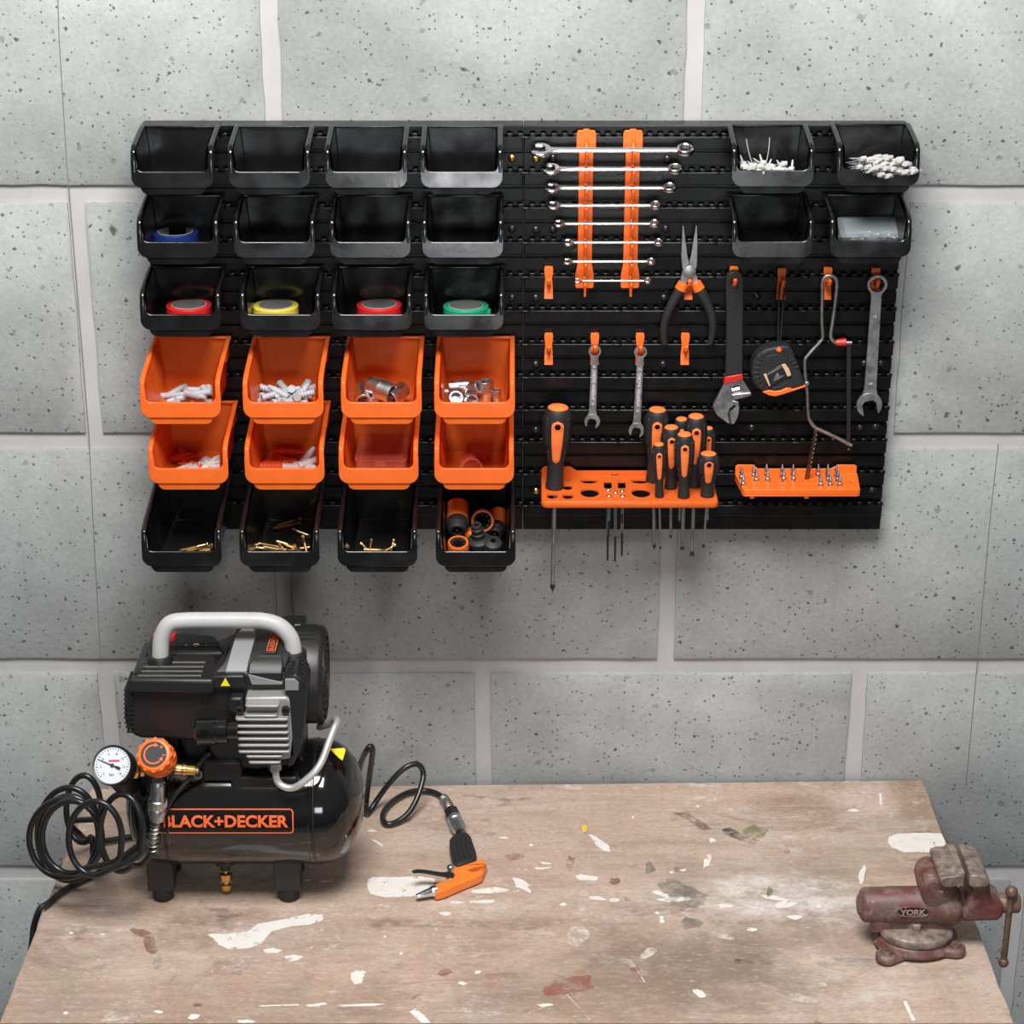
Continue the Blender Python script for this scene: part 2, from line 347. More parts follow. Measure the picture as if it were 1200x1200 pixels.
def bench_material():
    m = bpy.data.materials.new('worn_plywood'); m.use_nodes = True; nt = m.node_tree; L = nt.links.new; b = nt.nodes['Principled BSDF']
    g = node(nt, 'ShaderNodeNewGeometry')
    def noise(s, d, r=0.6, sc=(1, 1, 1), off=0.0, dist=0.0):
        mp = node(nt, 'ShaderNodeMapping'); mp.inputs['Scale'].default_value = sc; mp.inputs['Location'].default_value = (off, off*.7, 0)
        L(g.outputs['Position'], mp.inputs['Vector'])
        n = node(nt, 'ShaderNodeTexNoise'); n.inputs['Scale'].default_value = s; n.inputs['Detail'].default_value = d
        n.inputs['Roughness'].default_value = r; n.inputs['Distortion'].default_value = dist; L(mp.outputs[0], n.inputs['Vector']); return n.outputs[0]
    def mr(v, a, b_, c=0.0, d=1.0):
        n = node(nt, 'ShaderNodeMapRange'); L(v, n.inputs[0])
        for i, q in enumerate((a, b_, c, d)): n.inputs[i+1].default_value = q
        return n.outputs[0]
    def mth(op, a, c):
        n = node(nt, 'ShaderNodeMath', operation=op)
        for i, q in enumerate((a, c)):
            if isinstance(q, (int, float)): n.inputs[i].default_value = q
            else: L(q, n.inputs[i])
        return n.outputs[0]
    cur = None
    def lay(fac, col, blend='MIX'):
        nonlocal cur
        n = node(nt, 'ShaderNodeMix', data_type='RGBA', blend_type=blend); n.clamp_factor = True
        if isinstance(fac, (int, float)): n.inputs[0].default_value = fac
        else: L(fac, n.inputs[0])
        if isinstance(cur, tuple): n.inputs[6].default_value = cur
        else: L(cur, n.inputs[6])
        n.inputs[7].default_value = (*col, 1); cur = n.outputs[2]
    cur = (0.47, 0.345, 0.27, 1)
    lay(mr(noise(2.6, 4, 0.6, (1, 1.3, 1), 3.1, 0.6), 0.46, 0.62, 0, 0.75), (0.30, 0.205, 0.15))     # brown stains
    lay(mr(noise(4.5, 6, 0.68, (1, 1, 1), 9.4), 0.50, 0.68, 0, 0.85), (0.50, 0.41, 0.35))             # pale worn areas
    lay(mr(noise(2.4, 6, 0.72, (1, 1, 1), 5.7), 0.50, 0.70, 0, 0.7), (0.20, 0.165, 0.14))             # grey grime
    lay(mr(noise(7, 6, 0.75, (0.8, 1, 1), 15.7, 1.2), 0.56, 0.64, 0, 0.45), (0.17, 0.105, 0.075))     # dark spilled edges
    def zone(px, py, rx, ry, col, amt, ns, lo=0.42, hi=0.62, off=0.0):
        c = WZ(px, py, BENCH); e = WZ(px + rx, py, BENCH); u = WZ(px, py - ry, BENCH)
        mp = node(nt, 'ShaderNodeVectorMath', operation='SUBTRACT'); L(g.outputs['Position'], mp.inputs[0]); mp.inputs[1].default_value = c
        sc_ = node(nt, 'ShaderNodeVectorMath', operation='MULTIPLY'); L(mp.outputs[0], sc_.inputs[0]); sc_.inputs[1].default_value = (1/abs(e.x - c.x), 1/abs(u.y - c.y), 0)
        ln = node(nt, 'ShaderNodeVectorMath', operation='LENGTH'); L(sc_.outputs[0], ln.inputs[0])
        warp = mth('ADD', ln.outputs['Value'], mr(noise(9, 5, 0.7, (1, 1, 1), 60 + off), 0.3, 0.7, -0.5, 0.5))
        lay(mth('MULTIPLY', mr(warp, 0.55, 1.15, amt, 0.0), mr(noise(ns, 7, 0.78, (0.7, 1, 1), 70 + off), lo, hi)), col)
    zone(920, 1055, 110, 32, (0.66, 0.61, 0.56), 0.9, 26, 0.38, 0.58, 3)
    zone(1010, 1150, 110, 40, (0.60, 0.53, 0.47), 0.7, 26, 0.42, 0.62, 4)
    zone(1000, 940, 70, 28, (0.62, 0.50, 0.45), 0.75, 10, 0.34, 0.60, 5)
    zone(930, 948, 60, 20, (0.29, 0.19, 0.12), 0.75, 12, 0.36, 0.56, 6)
    zone(1068, 935, 30, 30, (0.27, 0.19, 0.12), 0.8, 18, 0.36, 0.58, 7)
    zone(1000, 1010, 60, 25, (0.30, 0.26, 0.15), 0.5, 20, 0.40, 0.62, 8)
    zone(520, 1083, 110, 7, (0.20, 0.13, 0.09), 0.8, 30, 0.40, 0.56, 9)
    zone(430, 1175, 60, 26, (0.28, 0.19, 0.14), 0.6, 12, 0.40, 0.60, 10)
    zone(230, 1085, 75, 45, (0.25, 0.165, 0.115), 0.7, 12, 0.44, 0.60, 11)
    zone(90, 1120, 50, 60, (0.33, 0.27, 0.22), 0.5, 10, 0.44, 0.60, 12)
    zone(560, 960, 80, 25, (0.33, 0.23, 0.17), 0.55, 10, 0.44, 0.60, 13)
    zone(620, 940, 60, 20, (0.55, 0.45, 0.38), 0.5, 12, 0.44, 0.60, 14)
    zone(560, 1060, 90, 18, (0.62, 0.55, 0.48), 0.6, 26, 0.46, 0.62, 15)
    zone(700, 1060, 60, 20, (0.62, 0.55, 0.48), 0.6, 36, 0.50, 0.62, 16)
    lay(mr(noise(26, 5, 0.7, (0.18, 1, 1), 1.3), 0.48, 0.74, 0, 0.45), (0.22, 0.14, 0.10))            # grain
    lay(mr(noise(60, 4, 0.7, (0.1, 1, 1), 2.9), 0.52, 0.75, 0, 0.55), (0.54, 0.44, 0.37))
    lay(mr(noise(120, 5, 0.8, (0.5, 1, 1), 6.9), 0.55, 0.75, 0, 0.5), (0.17, 0.12, 0.09))             # fine dirt
    lay(mth('MULTIPLY', mr(noise(30, 8, 0.8, (0.5, 1, 1), 7.7), 0.55, 0.63, 0, 0.7), mr(noise(2.6, 4, 0.6, (1, 1, 1), 4.2), 0.44, 0.60)), (0.64, 0.59, 0.54))   # paint smears
    lay(mth('MULTIPLY', mr(noise(70, 7, 0.8, (0.7, 1, 1), 37.7), 0.60, 0.65, 0, 0.8), mr(noise(3.4, 3, 0.5, (1, 1, 1), 34.2), 0.42, 0.56)), (0.70, 0.66, 0.61))  # flecks
    lay(mth('MULTIPLY', mr(noise(17, 6, 0.7, (0.6, 1, 1), 11.7), 0.60, 0.67, 0, 0.65), mr(noise(4, 3, 0.5, (1, 1, 1), 14.2), 0.48, 0.6)), (0.11, 0.085, 0.07))
    lay(mth('MULTIPLY', mr(noise(22, 6, 0.7, (0.5, 1, 1), 21.7), 0.62, 0.68, 0, 0.4), mr(noise(5, 3, 0.5, (1, 1, 1), 24.2), 0.50, 0.6)), (0.36, 0.10, 0.08))
    lay(mth('MULTIPLY', mr(noise(12, 6, 0.7, (0.8, 1, 1), 51.7), 0.60, 0.70, 0, 0.5), mr(noise(4, 3, 0.5, (1, 1, 1), 54.2), 0.50, 0.6)), (0.22, 0.22, 0.13))
    zone(830, 1132, 160, 55, (0.20, 0.148, 0.112), 0.85, 11, 0.22, 0.52, 1)
    zone(690, 1165, 120, 32, (0.26, 0.18, 0.13), 0.75, 14, 0.30, 0.56, 2)
    lay(mr(noise(240, 4, 0.8, (0.6, 1, 1), 81.9), 0.50, 0.72, 0, 0.55), (0.19, 0.13, 0.10))
    lay(mr(noise(180, 4, 0.8, (0.4, 1, 1), 91.9), 0.54, 0.74, 0, 0.55), (0.66, 0.57, 0.49))
    vo = node(nt, 'ShaderNodeTexVoronoi'); vo.inputs['Scale'].default_value = 38; L(g.outputs['Position'], vo.inputs['Vector'])
    sp = node(nt, 'ShaderNodeSeparateColor'); L(vo.outputs['Color'], sp.inputs[0])
    d = mth('SUBTRACT', mth('MULTIPLY', mr(sp.outputs[0], 0.82, 1.0), 0.13), vo.outputs['Distance'])
    lay(mr(d, 0, 0.02, 0, 0.9), (0.80, 0.76, 0.70))
    L(cur, b.inputs['Base Color']); b.inputs['Roughness'].default_value = 0.62; b.inputs['Specular IOR Level'].default_value = 0.35
    bp = node(nt, 'ShaderNodeBump'); bp.inputs['Strength'].default_value = 0.25; bp.inputs['Distance'].default_value = 0.001
    L(noise(40, 6, 0.7, (0.2, 1, 1), 1.3), bp.inputs['Height']); L(bp.outputs[0], b.inputs['Normal'])
    MATS['bench_wood'] = m
bench_material()
mat('paint_white', (0.74, 0.70, 0.65), 0.6, var=0.06, vscale=60, bump=0.2, bscale=150)
mat('paint_cream', (0.66, 0.58, 0.49), 0.6, var=0.12, vscale=50)
mat('paint_green', (0.20, 0.23, 0.08), 0.6, var=0.3, vscale=60)
mat('paint_sage', (0.20, 0.20, 0.16), 0.6, var=0.25, vscale=60)
mat('paint_dark', (0.05, 0.05, 0.05), 0.6, var=0.2)
mat('paint_red', (0.36, 0.12, 0.09), 0.6, var=0.25, vscale=60)
mat('paint_brown', (0.25, 0.14, 0.085), 0.6, var=0.25, vscale=50)
mat('paint_yellow', (0.75, 0.50, 0.03), 0.6)
mat('paint_grey', (0.33, 0.33, 0.33), 0.6, var=0.2, vscale=60)
mat('bench_leg', (0.30, 0.20, 0.13), 0.6, var=0.2, vscale=15)

def worn(name, scale, lo, hi, keep=1.0):
    m = MATS[name]; nt = m.node_tree; b = nt.nodes['Principled BSDF']; g = node(nt, 'ShaderNodeNewGeometry'); L = nt.links.new
    n = node(nt, 'ShaderNodeTexNoise'); n.inputs['Scale'].default_value = scale; n.inputs['Detail'].default_value = 7; n.inputs['Roughness'].default_value = 0.72
    L(g.outputs['Position'], n.inputs['Vector']); r = node(nt, 'ShaderNodeMapRange'); L(n.outputs[0], r.inputs[0])
    r.inputs[1].default_value = lo; r.inputs[2].default_value = hi; r.inputs[4].default_value = keep; L(r.outputs[0], b.inputs['Alpha'])
worn('paint_white', 75, 0.35, 0.41, 0.96); worn('paint_cream', 40, 0.40, 0.56, 0.8)
for q in ('green', 'sage', 'dark', 'red', 'brown', 'grey'): worn('paint_' + q, 38, 0.40, 0.62, 0.75)

BL = WZ(107, 925, BENCH); BR = WZ(1080, 913, BENCH); FR = WZ(1187, 1199, BENCH); FL = WZ(0, 1199, BENCH)
BL.y = min(BL.y, 0.003); BR.y = min(BR.y, 0.003)
bench = thing('workbench', 'worn plywood workbench stained and splashed with old paint', 'workbench', (0, -0.28, 0))
mb = MB(); T = 0.036
# slightly uneven top outline with rounded, worn corners
def edge(a, c, n, amp):
    d = (c - a); nrm = V((d.y, -d.x, 0)).normalized(); o = []
    for i in range(n): o.append(a + d * (i/n) + nrm * (rnd.uniform(-amp, amp) if i else 0))
    return o
out = edge(BL, FL, 24, 0.0008) + edge(FL, FR, 40, 0.0006) + edge(FR, BR, 24, 0.0012) + edge(BR, BL, 30, 0.0006)
mb.prism([(p.x, p.y) for p in out], T, Matrix.Translation((0, 0, BENCH - T)))
lay_n = [0]
def splash(mi, pts, jag=0.12, z=0.00035):                   # a dried layer of paint on the top
    P = [WZ(x, y, BENCH) for x, y in pts]; c = sum(P, V()) / len(P); O = []
    n = len(P)
    for i in range(n):
        a, d, = P[i], P[(i+1) % n]
        for k in range(5):
            q = a.lerp(d, k/5); q = c + (q - c) * (1 + rnd.uniform(-jag, jag) * (0.6 if k else 0.3)); O.append((q.x, q.y))
    lay_n[0] += 1; z = z + 0.000005 * lay_n[0]
    mb.mi = mi
    tris = geometry.tessellate_polygon([[V((x, y, 0)) for x, y in O]])
    mb.add([(x, y, BENCH + z) for x, y in O], [tuple(t) for t in tris])
def blob(mi, x, y, rx, ry=None, a=0, n=9, jag=0.3):
    ry = rx * 0.5 if ry is None else ry; ca, sa = math.cos(R(a)), math.sin(R(a)); q = []
    for i in range(n):
        t = 2*math.pi*i/n; k = 1 + rnd.uniform(-jag, jag); u, v = rx*k*math.cos(t), ry*k*math.sin(t)
        q.append((x + u*ca - v*sa, y + u*sa + v*ca))
    splash(mi, q, 0.06)
WH, CR, GN, SG, DK, RD, BN, YL, GY = range(1, 10)
splash(WH, [(248,1094),(262,1095),(290,1092),(302,1083),(335,1077),(360,1071),(379,1072),(378,1079),(362,1084),(340,1086),(318,1092),(306,1106),(292,1111),(270,1113),(256,1107),(250,1100),(243,1096)], 0.03)
splash(WH, [(431,1032),(436,1028),(470,1028),(492,1027),(510,1030),(507,1042),(496,1049),(478,1051),(452,1052),(434,1048),(430,1040)], 0.04)
splash(WH, [(1042,981),(1052,977),(1085,976),(1103,977),(1107,985),(1106,994),(1092,999),(1060,999),(1044,993),(1040,987)], 0.05)
splash(WH, [(308,1113),(320,1111),(331,1114),(326,1117),(312,1117)], 0.1)
splash(WH, [(333,1121),(345,1119),(356,1121),(348,1126),(338,1127)], 0.1)
splash(WH, [(412,1140),(420,1137),(427,1142),(424,1152),(416,1154),(411,1148)], 0.15)
splash(WH, [(303,1178.5),(350,1177),(352,1178.5),(305,1180)], 0.05); splash(WH, [(358,1178),(380,1175),(384,1177),(372,1179.5),(360,1180)], 0.1)
splash(WH, [(398,1178),(436,1176),(452,1177),(440,1179),(400,1180)], 0.1)
splash(WH, [(480,1186),(487,1182),(497,1190),(505,1199),(494,1199)], 0.05)
splash(WH, [(1058,1174),(1062,1173),(1073,1196),(1069,1197)], 0.04)
splash(WH, [(278,1196),(290,1195),(300,1197),(296,1199),(280,1199)], 0.05); blob(WH, 228, 1192, 7, 3)
splash(WH, [(690,978),(698,980),(712,990),(716,998),(708,998),(698,990)], 0.2); splash(WH, [(600,1028),(612,1031),(622,1038),(615,1040),(604,1036)], 0.2)
for x, y, rx, ry, a in ((565,1057,14,2.6,-2),(535,1058,10,1.6,0),(576,1044,22,4,-3),(522,1071,8,3,0),(688,1029,14,3.5,6),(700,1053,10,2.5,10),(720,1055,7,2,0),(776,1080,3,3,0),
                        (790,1054,20,3.5,-4),(775,1048,12,3,20),(805,1053,6,3,0),(920,1060,12,4,-5),(905,1052,16,2.5,8),(850,1062,10,2.5,0),(436,974,5,1.5,0),(590,982,6,1.4,0),
                        (443,988,9,1.4,30),(520,1048,4,2,0),(612,1040,12,3,25),(635,1018,10,1.4,-3),(640,1012,8,1.2,5),(835,985,4,3,0),(829,1010,4,8,15),(1010,1025,4,10,12),(660,1060,5,2,0),
                        (800,1020,5,2,0),(770,1070,2.5,2,0),(775,1076,2.5,2,0),(742,958,2,1.6,0),(818,945,2,1.5,0),(360,1032,5,1,0),(382,1033,8,1.2,-3),(425,1140,4,2,0),(542,1153,6,2,0),
                        (560,1140,4,2,0),(930,1075,9,3,0),(880,1090,7,2,0),(470,1118,2,1.5,0),(186,1186,6,2,10),(120,1095,4,1,0),(640,1178,10,2,-5),(1000,950,8,2,0),(820,1165,9,4,20)):
    blob(WH, x, y, rx, ry, a)
for x, y, rx, ry, a in ((676,1097,16,11,10),(760,1117,12,5,-30),(845,1096,16,5,10),(930,1167,36,5,15),(960,1155,10,3,0),(740,1130,8,3,40),(780,925,8,2,0)): blob(CR, x, y, rx, ry, a)
splash(WH, [(1030,930),(1031,944),(1034,944),(1033,930)], 0.05)
splash(GN, [(868,975),(884,966),(900,974),(893,982),(878,984)], 0.2); splash(DK, [(846,972),(856,970),(872,980),(890,985),(884,990),(866,985),(850,978)], 0.15)
blob(GN, 902, 1045, 4, 7, 0); blob(GN, 735, 1052, 5, 4); blob(GN, 922, 998, 4, 2)
splash(SG, [(770,1035),(790,1030),(812,1040),(832,1050),(822,1062),(800,1066),(780,1055)], 0.25); blob(SG, 810, 1082, 12, 7); blob(SG, 762, 1018, 6, 8, 20)
splash(RD, [(635,1162),(650,1150),(690,1142),(696,1158),(660,1166),(640,1168)], 0.25); blob(RD, 604, 1004, 10, 5); blob(RD, 522, 1140, 9, 4, -20); blob(RD, 488, 1168, 6, 2, -35); blob(RD, 744, 1137, 5, 3)
for a_, b_ in (((664,1166),(692,1196)), ((556,1002),(575,985)), ((612,1192),(640,1180)), ((745,1135),(756,1152)), ((905,960),(945,957))):
    d_ = V((b_[1]-a_[1], a_[0]-b_[0], 0)).normalized()*.7; splash(CR, [(a_[0]+d_.x, a_[1]+d_.y), (b_[0]+d_.x, b_[1]+d_.y), (b_[0]-d_.x, b_[1]-d_.y), (a_[0]-d_.x, a_[1]-d_.y)], 0.01)
blob(YL, 685, 972, 3.6, 4, 0)
splash(BN, [(786,952),(806,953),(822,962),(834,972),(824,974),(812,966),(798,957)], 0.1); blob(BN, 720, 1033, 6, 5); blob(BN, 668, 1012, 5, 9, 10); blob(BN, 795, 1018, 6, 3)
blob(BN, 177, 1108, 6, 12, -15, jag=0.4); blob(BN, 165, 1093, 12, 4, 20, jag=0.4); blob(BN, 232, 1178, 5, 2)
blob(GY, 185, 1128, 6, 9, 10); blob(GY, 1000, 1125, 28, 3, 3); blob(DK, 462, 1130, 7, 2, 10); blob(DK, 870, 1128, 12, 3, 5); blob(GY, 400, 1182, 6, 2); blob(DK, 955, 1199, 9, 1.5, 0); blob(GY, 620, 1184, 9, 3)
mb.mi = 0
mb.build('worktop', ['bench_wood', 'paint_white', 'paint_cream', 'paint_green', 'paint_sage', 'paint_dark', 'paint_red', 'paint_brown', 'paint_yellow', 'paint_grey'], bench, smooth=False, norm=True)
xl, xr = FL.x + 0.08, FR.x - 0.08
for x in (xl, xr):
    for y in (-0.49, -0.07):
        xx = x if y < -0.3 else x * 0.97
        MB().box((xx, y, (BENCH - T) / 2), (0.07, 0.07, BENCH - T)).build('leg', 'bench_leg', bench, bevel=0.003)
for y in (-0.49, -0.07): MB().box((0, y, BENCH - T - 0.05), (xr - xl, 0.03, 0.1)).build('apron', 'bench_leg', bench, bevel=0.002)

# ------------------------------------------------------------------ slatted wall panels
YB = -0.012; YR = -0.0245
PX0, PXS, PX1 = W(166, 146, YB).x, W(613, 400, YB).x, W(1064, 145, YB).x
PZT, PZB = W(600, 145, YB).z, W(850, 607, YB).z
ZT = [W(600, 156, YR).z + (W(600, 588.5, YR).z - W(600, 156, YR).z) * i / 11 for i in range(12)]
def panel(x0, x1, label, seed):
    t = thing('pegboard_panel', label, 'pegboard', ((x0+x1)/2, WY, PZB))
    mb = MB()
    mb.box(((x0+x1)/2, (YB+WY)/2, (PZT+PZB)/2), (x1-x0, WY-YB, PZT-PZB))
    mb.box(((x0+x1)/2, (YR+WY)/2, PZT-0.002), (x1-x0, WY-YR, 0.004))
    mb.box(((x0+x1)/2, (YB-0.003), PZB+0.004), (x1-x0, 0.008, 0.008))
    for z in ZT: mb.box(((x0+x1)/2, YB-0.0025, z-0.0345), (x1-x0, 0.005, 0.016))      # lower face of each louvre
    mb.build('back_plate', 'panel_black', t, bevel=0.0006)
    for k, z in enumerate(ZT):
        mb = MB(); g = (x1-x0-0.002)/4
        mb.box(((x0+x1)/2, YR+0.0015, z-0.0125), (x1-x0-0.001, 0.003, 0.0155))
        mb.box(((x0+x1)/2, (YB+YR)/2, z-0.0195), (x1-x0-0.001, YB-YR, 0.0018))
        for q in range(4):
            gx = x0+0.001+g*q; per = (g-0.012)/8.0
            for j in range(9):
                a = gx + 0.010 + per*j - 0.0036; b = a + 0.0072
                mb.box(((a+b)/2, YR+0.0016, z-0.0025), (b-a, 0.0032, 0.005))
            mb.box((gx+0.001, YR-0.0012, z-0.0052), (0.011, 0.003, 0.0024))
        mb.build('rail', 'panel_black', t, bevel=0.0008, seg=2)
    return t
PL = panel(PX0, PXS-0.0006, 'black slatted wall panel on the left behind the bins', 1)
PR = panel(PXS+0.0006, PX1, 'black slatted wall panel on the right behind the hanging tools', 2)
def bolt(px, py, brass, par):
    p = W(px, py, YB-0.005); mb = MB()
    mb.lathe([(0.0055, 0), (0.0054, 0.0012), (0.0042, 0.0028), (0.002, 0.0038), (0.0002, 0.004)], frame(p, (0, -1, 0)), 20)
    o = mb.build('bolt', 'brass' if brass else 'black_plastic', par)
    if brass: o['label'] = 'brass screw head'
for px, py, br, par in ((600,185,1,PL),(600,268,0,PL),(600,349,0,PL),(600,427,0,PL),(600,504,0,PL),(628,186,1,PR),(628,269,0,PR),(648,269,0,PR),(648,185,0,PR),(628,349,0,PR),(628,427,0,PR),
                        (628,504,0,PR),(628,575,1,PR),(782,186,0,PR),(780,268,0,PR),(778,349,0,PR),(777,427,0,PR),(887,347,0,PR),(1013,426,0,PR),(1032,426,0,PR),(881,501,0,PR),(1008,501,0,PR),(1026,500,0,PR),(1022,574,0,PR)):
    bolt(px, py, br, par)

# ------------------------------------------------------------------ storage bins
BY = YR - 0.0015
def bin_mesh(D, H, Wd=0.1005, Hf=0.0465, lip=0.0198):
    mb = MB(); xr = Wd/2 - 0.0034; wt = Wd/2 - 0.0050; wb = 0.0395; zb = -0.0085; rc = 0.009; N = 10
    top = lambda t: H - (H - Hf) * max(0.0, (t - 0.10) / 0.90) ** 1.15
    def sec(t, off):
        zt = top(t); b = zb + off*1.1; xw = lambda z: (wb + (wt - wb) * min(1, max(0, (z - zb) / (H - zb)))) - off
        pts = [(-xw(zt), zt), (-xw(b + rc), b + rc)]
        for k in range(1, 6):
            a = math.pi + k*math.pi/10; pts.append((-(xw(b) - rc) + rc*math.cos(a), b + rc + rc*math.sin(a)))
        return pts + [(-x, z) for x, z in pts[::-1]]
    D2 = D - 0.0022
    for off in (0.0, 0.0022):
        vs = []; fs = []; m = 14
        for i in range(N + 1):
            t = i / N; y = -D2 * t if off == 0 else -0.002 - (D2 - 0.002) * t
            vs += [(x, y, z) for x, z in sec(t, off)]
        for i in range(N):
            for k in range(m - 1): fs.append((i*m+k, i*m+k+1, (i+1)*m+k+1, (i+1)*m+k))
        fs.append(tuple(range(m)))
        mb.add(vs, fs)
        q = [(x, min(z, lip - 0.001)) for x, z in sec(1, off)]
        mb.add([(x, -D2 + off*0.5, z) for x, z in q], [tuple(range(m))])
    # front flange below the posts, leaning back a little
    r = 0.0125; ri = 0.0075; wi = Wd/2 - 0.0066; h = Wd/2; zt_ = Hf - 0.012
    P = [(-h, zt_)]
    for k in range(9): a = math.pi + k*math.pi/16; P.append((-h + r + r*math.cos(a), r + r*math.sin(a)))
    P += [(-x, z) for x, z in P[::-1]]
    I = [(wi, zt_)]
    for k in range(7): a = -k*math.pi/12; I.append((wi - ri + ri*math.cos(a), lip + ri + ri*math.sin(a)))
    P += I + [(-x, z) for x, z in I[::-1]]
    tilt = Matrix(((1,0,0,0),(0,0,1,-D),(0,1,0,0),(0,0,0,1)))
    Sh = Matrix.Identity(4); Sh[1][2] = 0.085
    mb.prism(P, 0.0034, Sh @ tilt)
    # one rim down each side, bending over into the front post, and across the back
    for s in (-1, 1):
        pts = [(s*xr, -0.001, H)] + [(s*xr, -D*t, top(t)) for t in (0.1, 0.3, 0.5, 0.7, 0.82)]
        f0 = -D + 0.085*Hf + 0.0012
        pts += [(s*xr, f0 + 0.0055, Hf - 0.0002), (s*xr, f0 + 0.0015, Hf - 0.0035), (s*xr, f0 - 0.0002, Hf - 0.009), (s*xr, -D + 0.085*.030 + 0.0012, 0.030), (s*xr, -D + 0.085*.018 + .0016, 0.018)]
        mb.tube(pts, [(0.0034, 0.0018)] * len(pts), n=14, sub=5, flat=(1, 0, 0))
        mb.box((s*(Wd/2 - 0.0035), -D*0.22, H - 0.012), (0.003, D*0.22, 0.018))
    mb.tube([(-xr, -0.0035, H), (xr, -0.0035, H)], [(0.0030, 0.0017)] * 2, n=10, smooth=False, flat=(0, 1, 0))
    mb.box((0, 0.0005, H - 0.006), (Wd*0.6, 0.003, 0.012))
    return mb
def bin_proto(name, D, H, m):
    o = bin_mesh(D, H).build('storage_bin', m, loc=(0, 0, 0), bevel=0.0009, seg=2, ang=40, norm=True); return o
DS, HS, DO, HO, DL, HL = 0.086, 0.0585, 0.131, 0.0655, 0.172, 0.0735
PROTO = {'s': bin_proto('s', DS, HS, 'bin_black'), 'o': bin_proto('o', DO, HO, 'orange_plastic'), 'l': bin_proto('l', DL, HL, 'bin_black')}
DIM = {'s': (DS, HS), 'o': (DO, HO), 'l': (DL, HL)}
BIN = {}; used = set()
def add_bin(row, col, px0, px1, lip_py, kind, label, group):
    D, H = DIM[kind]; p = W((px0+px1)/2, lip_py, BY - D); loc = (p.x, BY, p.z)
    if kind in used:
        o = PROTO[kind].copy(); COL.objects.link(o)
    else: o = PROTO[kind]; used.add(kind)
    o.location = loc; tag(o, label, 'storage bin', group)
    BIN[row, col] = (V(loc), D, H, p.z - 0.0058)
colw = ['leftmost', 'second from left', 'third from left', 'fourth from left']
X1 = [(154,251.6),(267,365),(380,479),(492,590)]; X2 = [(160.6,258),(273,371),(385.6,482.7),(493.5,591)]; X3 = [(164.5,260),(281,377),(388,484),(495.7,591.4)]
X4 = [(164.5,260),(284,381),(399,495.5),(508,604.5)]; X5 = [(174,269),(286,382),(396,492),(507.5,604)]; X6 = [(166,261),(280,376),(395,490),(510,605)]
cont2 = ['holding a blue tape roll', 'empty', 'empty', 'empty']; cont3 = ['holding a red tape roll', 'holding a yellow tape roll', 'holding a red tape roll', 'holding a green tape roll']
cont4 = ['heaped with grey wall plugs', 'heaped with grey wall plugs', 'holding a few big steel sockets', 'holding many small steel sockets']
cont5 = ['with orange and white plugs', 'with large orange and pink plugs', 'holding a clear lidded case', 'holding a clear cap and blister']
cont6 = ['with a few long brass screws', 'with many scattered brass screws', 'with a few tiny brass screws', 'full of hose connectors']
for c in range(4):
    add_bin(1, c, *X1[c], 220.5, 's', f'small black bin {colw[c]} in the top row, empty', 'small black bins on the left panel')
    add_bin(2, c, *X2[c], 302.5, 's', f'small black bin {colw[c]} in the second row, {cont2[c]}', 'small black bins on the left panel')
    add_bin(3, c, *X3[c], 387, 's', f'small black bin {colw[c]} in the third row, {cont3[c]}', 'small black bins on the left panel')
    add_bin(4, c, *X4[c], 490, 'o', f'orange bin {colw[c]} in the upper orange row, {cont4[c]}', 'orange bins')
    add_bin(5, c, *X5[c], 567, 'o', f'orange bin {colw[c]} in the lower orange row, {cont5[c]}', 'orange bins')
    add_bin(6, c, *X6[c], 664, 'l', f'deep black bin {colw[c]} in the bottom row, {cont6[c]}', 'deep black bins of the bottom row')
add_bin(1, 7, 855.5, 954.6, 219, 's', 'small black bin on the right panel with scattered white cable ties', 'small black bins on the right panel')
add_bin(1, 8, 979.5, 1077, 218, 's', 'small black bin at the panel top right corner heaped with white cable ties', 'small black bins on the right panel')
add_bin(2, 7, 855.5, 954, 302, 's', 'empty small black bin on the right panel above the adjustable wrench', 'small black bins on the right panel')
add_bin(2, 8, 971, 1067.5, 301.5, 's', 'small black bin on the right panel holding a clear screw box', 'small black bins on the right panel')

# ------------------------------------------------------------------ contents of the bins
def tape(row, col, px, py, m, colour, where):
    zf = BIN[row, col][3]; p = WZ(px, py, zf + 0.020); p.z = zf + 0.0003; h = 0.0225; r = 0.029
    t = thing('tape_roll', f'{colour} insulating tape roll in the {where}', 'tape', p, 'insulating tape rolls')
    mb = MB(); mb.ring([(0.0222, 0.0004), (r-0.0005, 0.0004), (r, 0.001), (r, h-0.001), (r-0.0008, h-0.0002), (0.0222, h-0.0002)], Matrix.Translation(p), 48); 
    if colour in ('red', 'green') and col in (0, 3):
        a = R(-20 if colour == 'green' else -60); c = p + V((r*math.cos(a), r*math.sin(a), h*0.5))
        mb.box((0, 0, 0), (0.007, 0.0004, h*0.9), Matrix.Translation(c + V((0.001, -0.001, 0))) @ Matrix.Rotation(R(-25), 4, 'Z'))
    mb.build('tape', m, t)
    mb = MB(); mb.ring([(0.0208, 0), (0.0223, 0), (0.0223, h+0.0002), (0.0208, h+0.0002)], Matrix.Translation(p), 48); mb.build('core', 'card_grey', t)
tape(2, 0, 205.5, 273.5, 'tape_blue', 'blue', 'second row leftmost black bin')
tape(3, 0, 221.5, 359, 'tape_red', 'red', 'third row leftmost black bin')
tape(3, 1, 323, 359.5, 'tape_yellow', 'yellow', 'third row second black bin')
tape(3, 2, 444.5, 358.5, 'tape_red', 'red', 'third row third black bin')
tape(3, 3, 546, 360, 'tape_green', 'green', 'third row fourth black bin beside the wrenches')

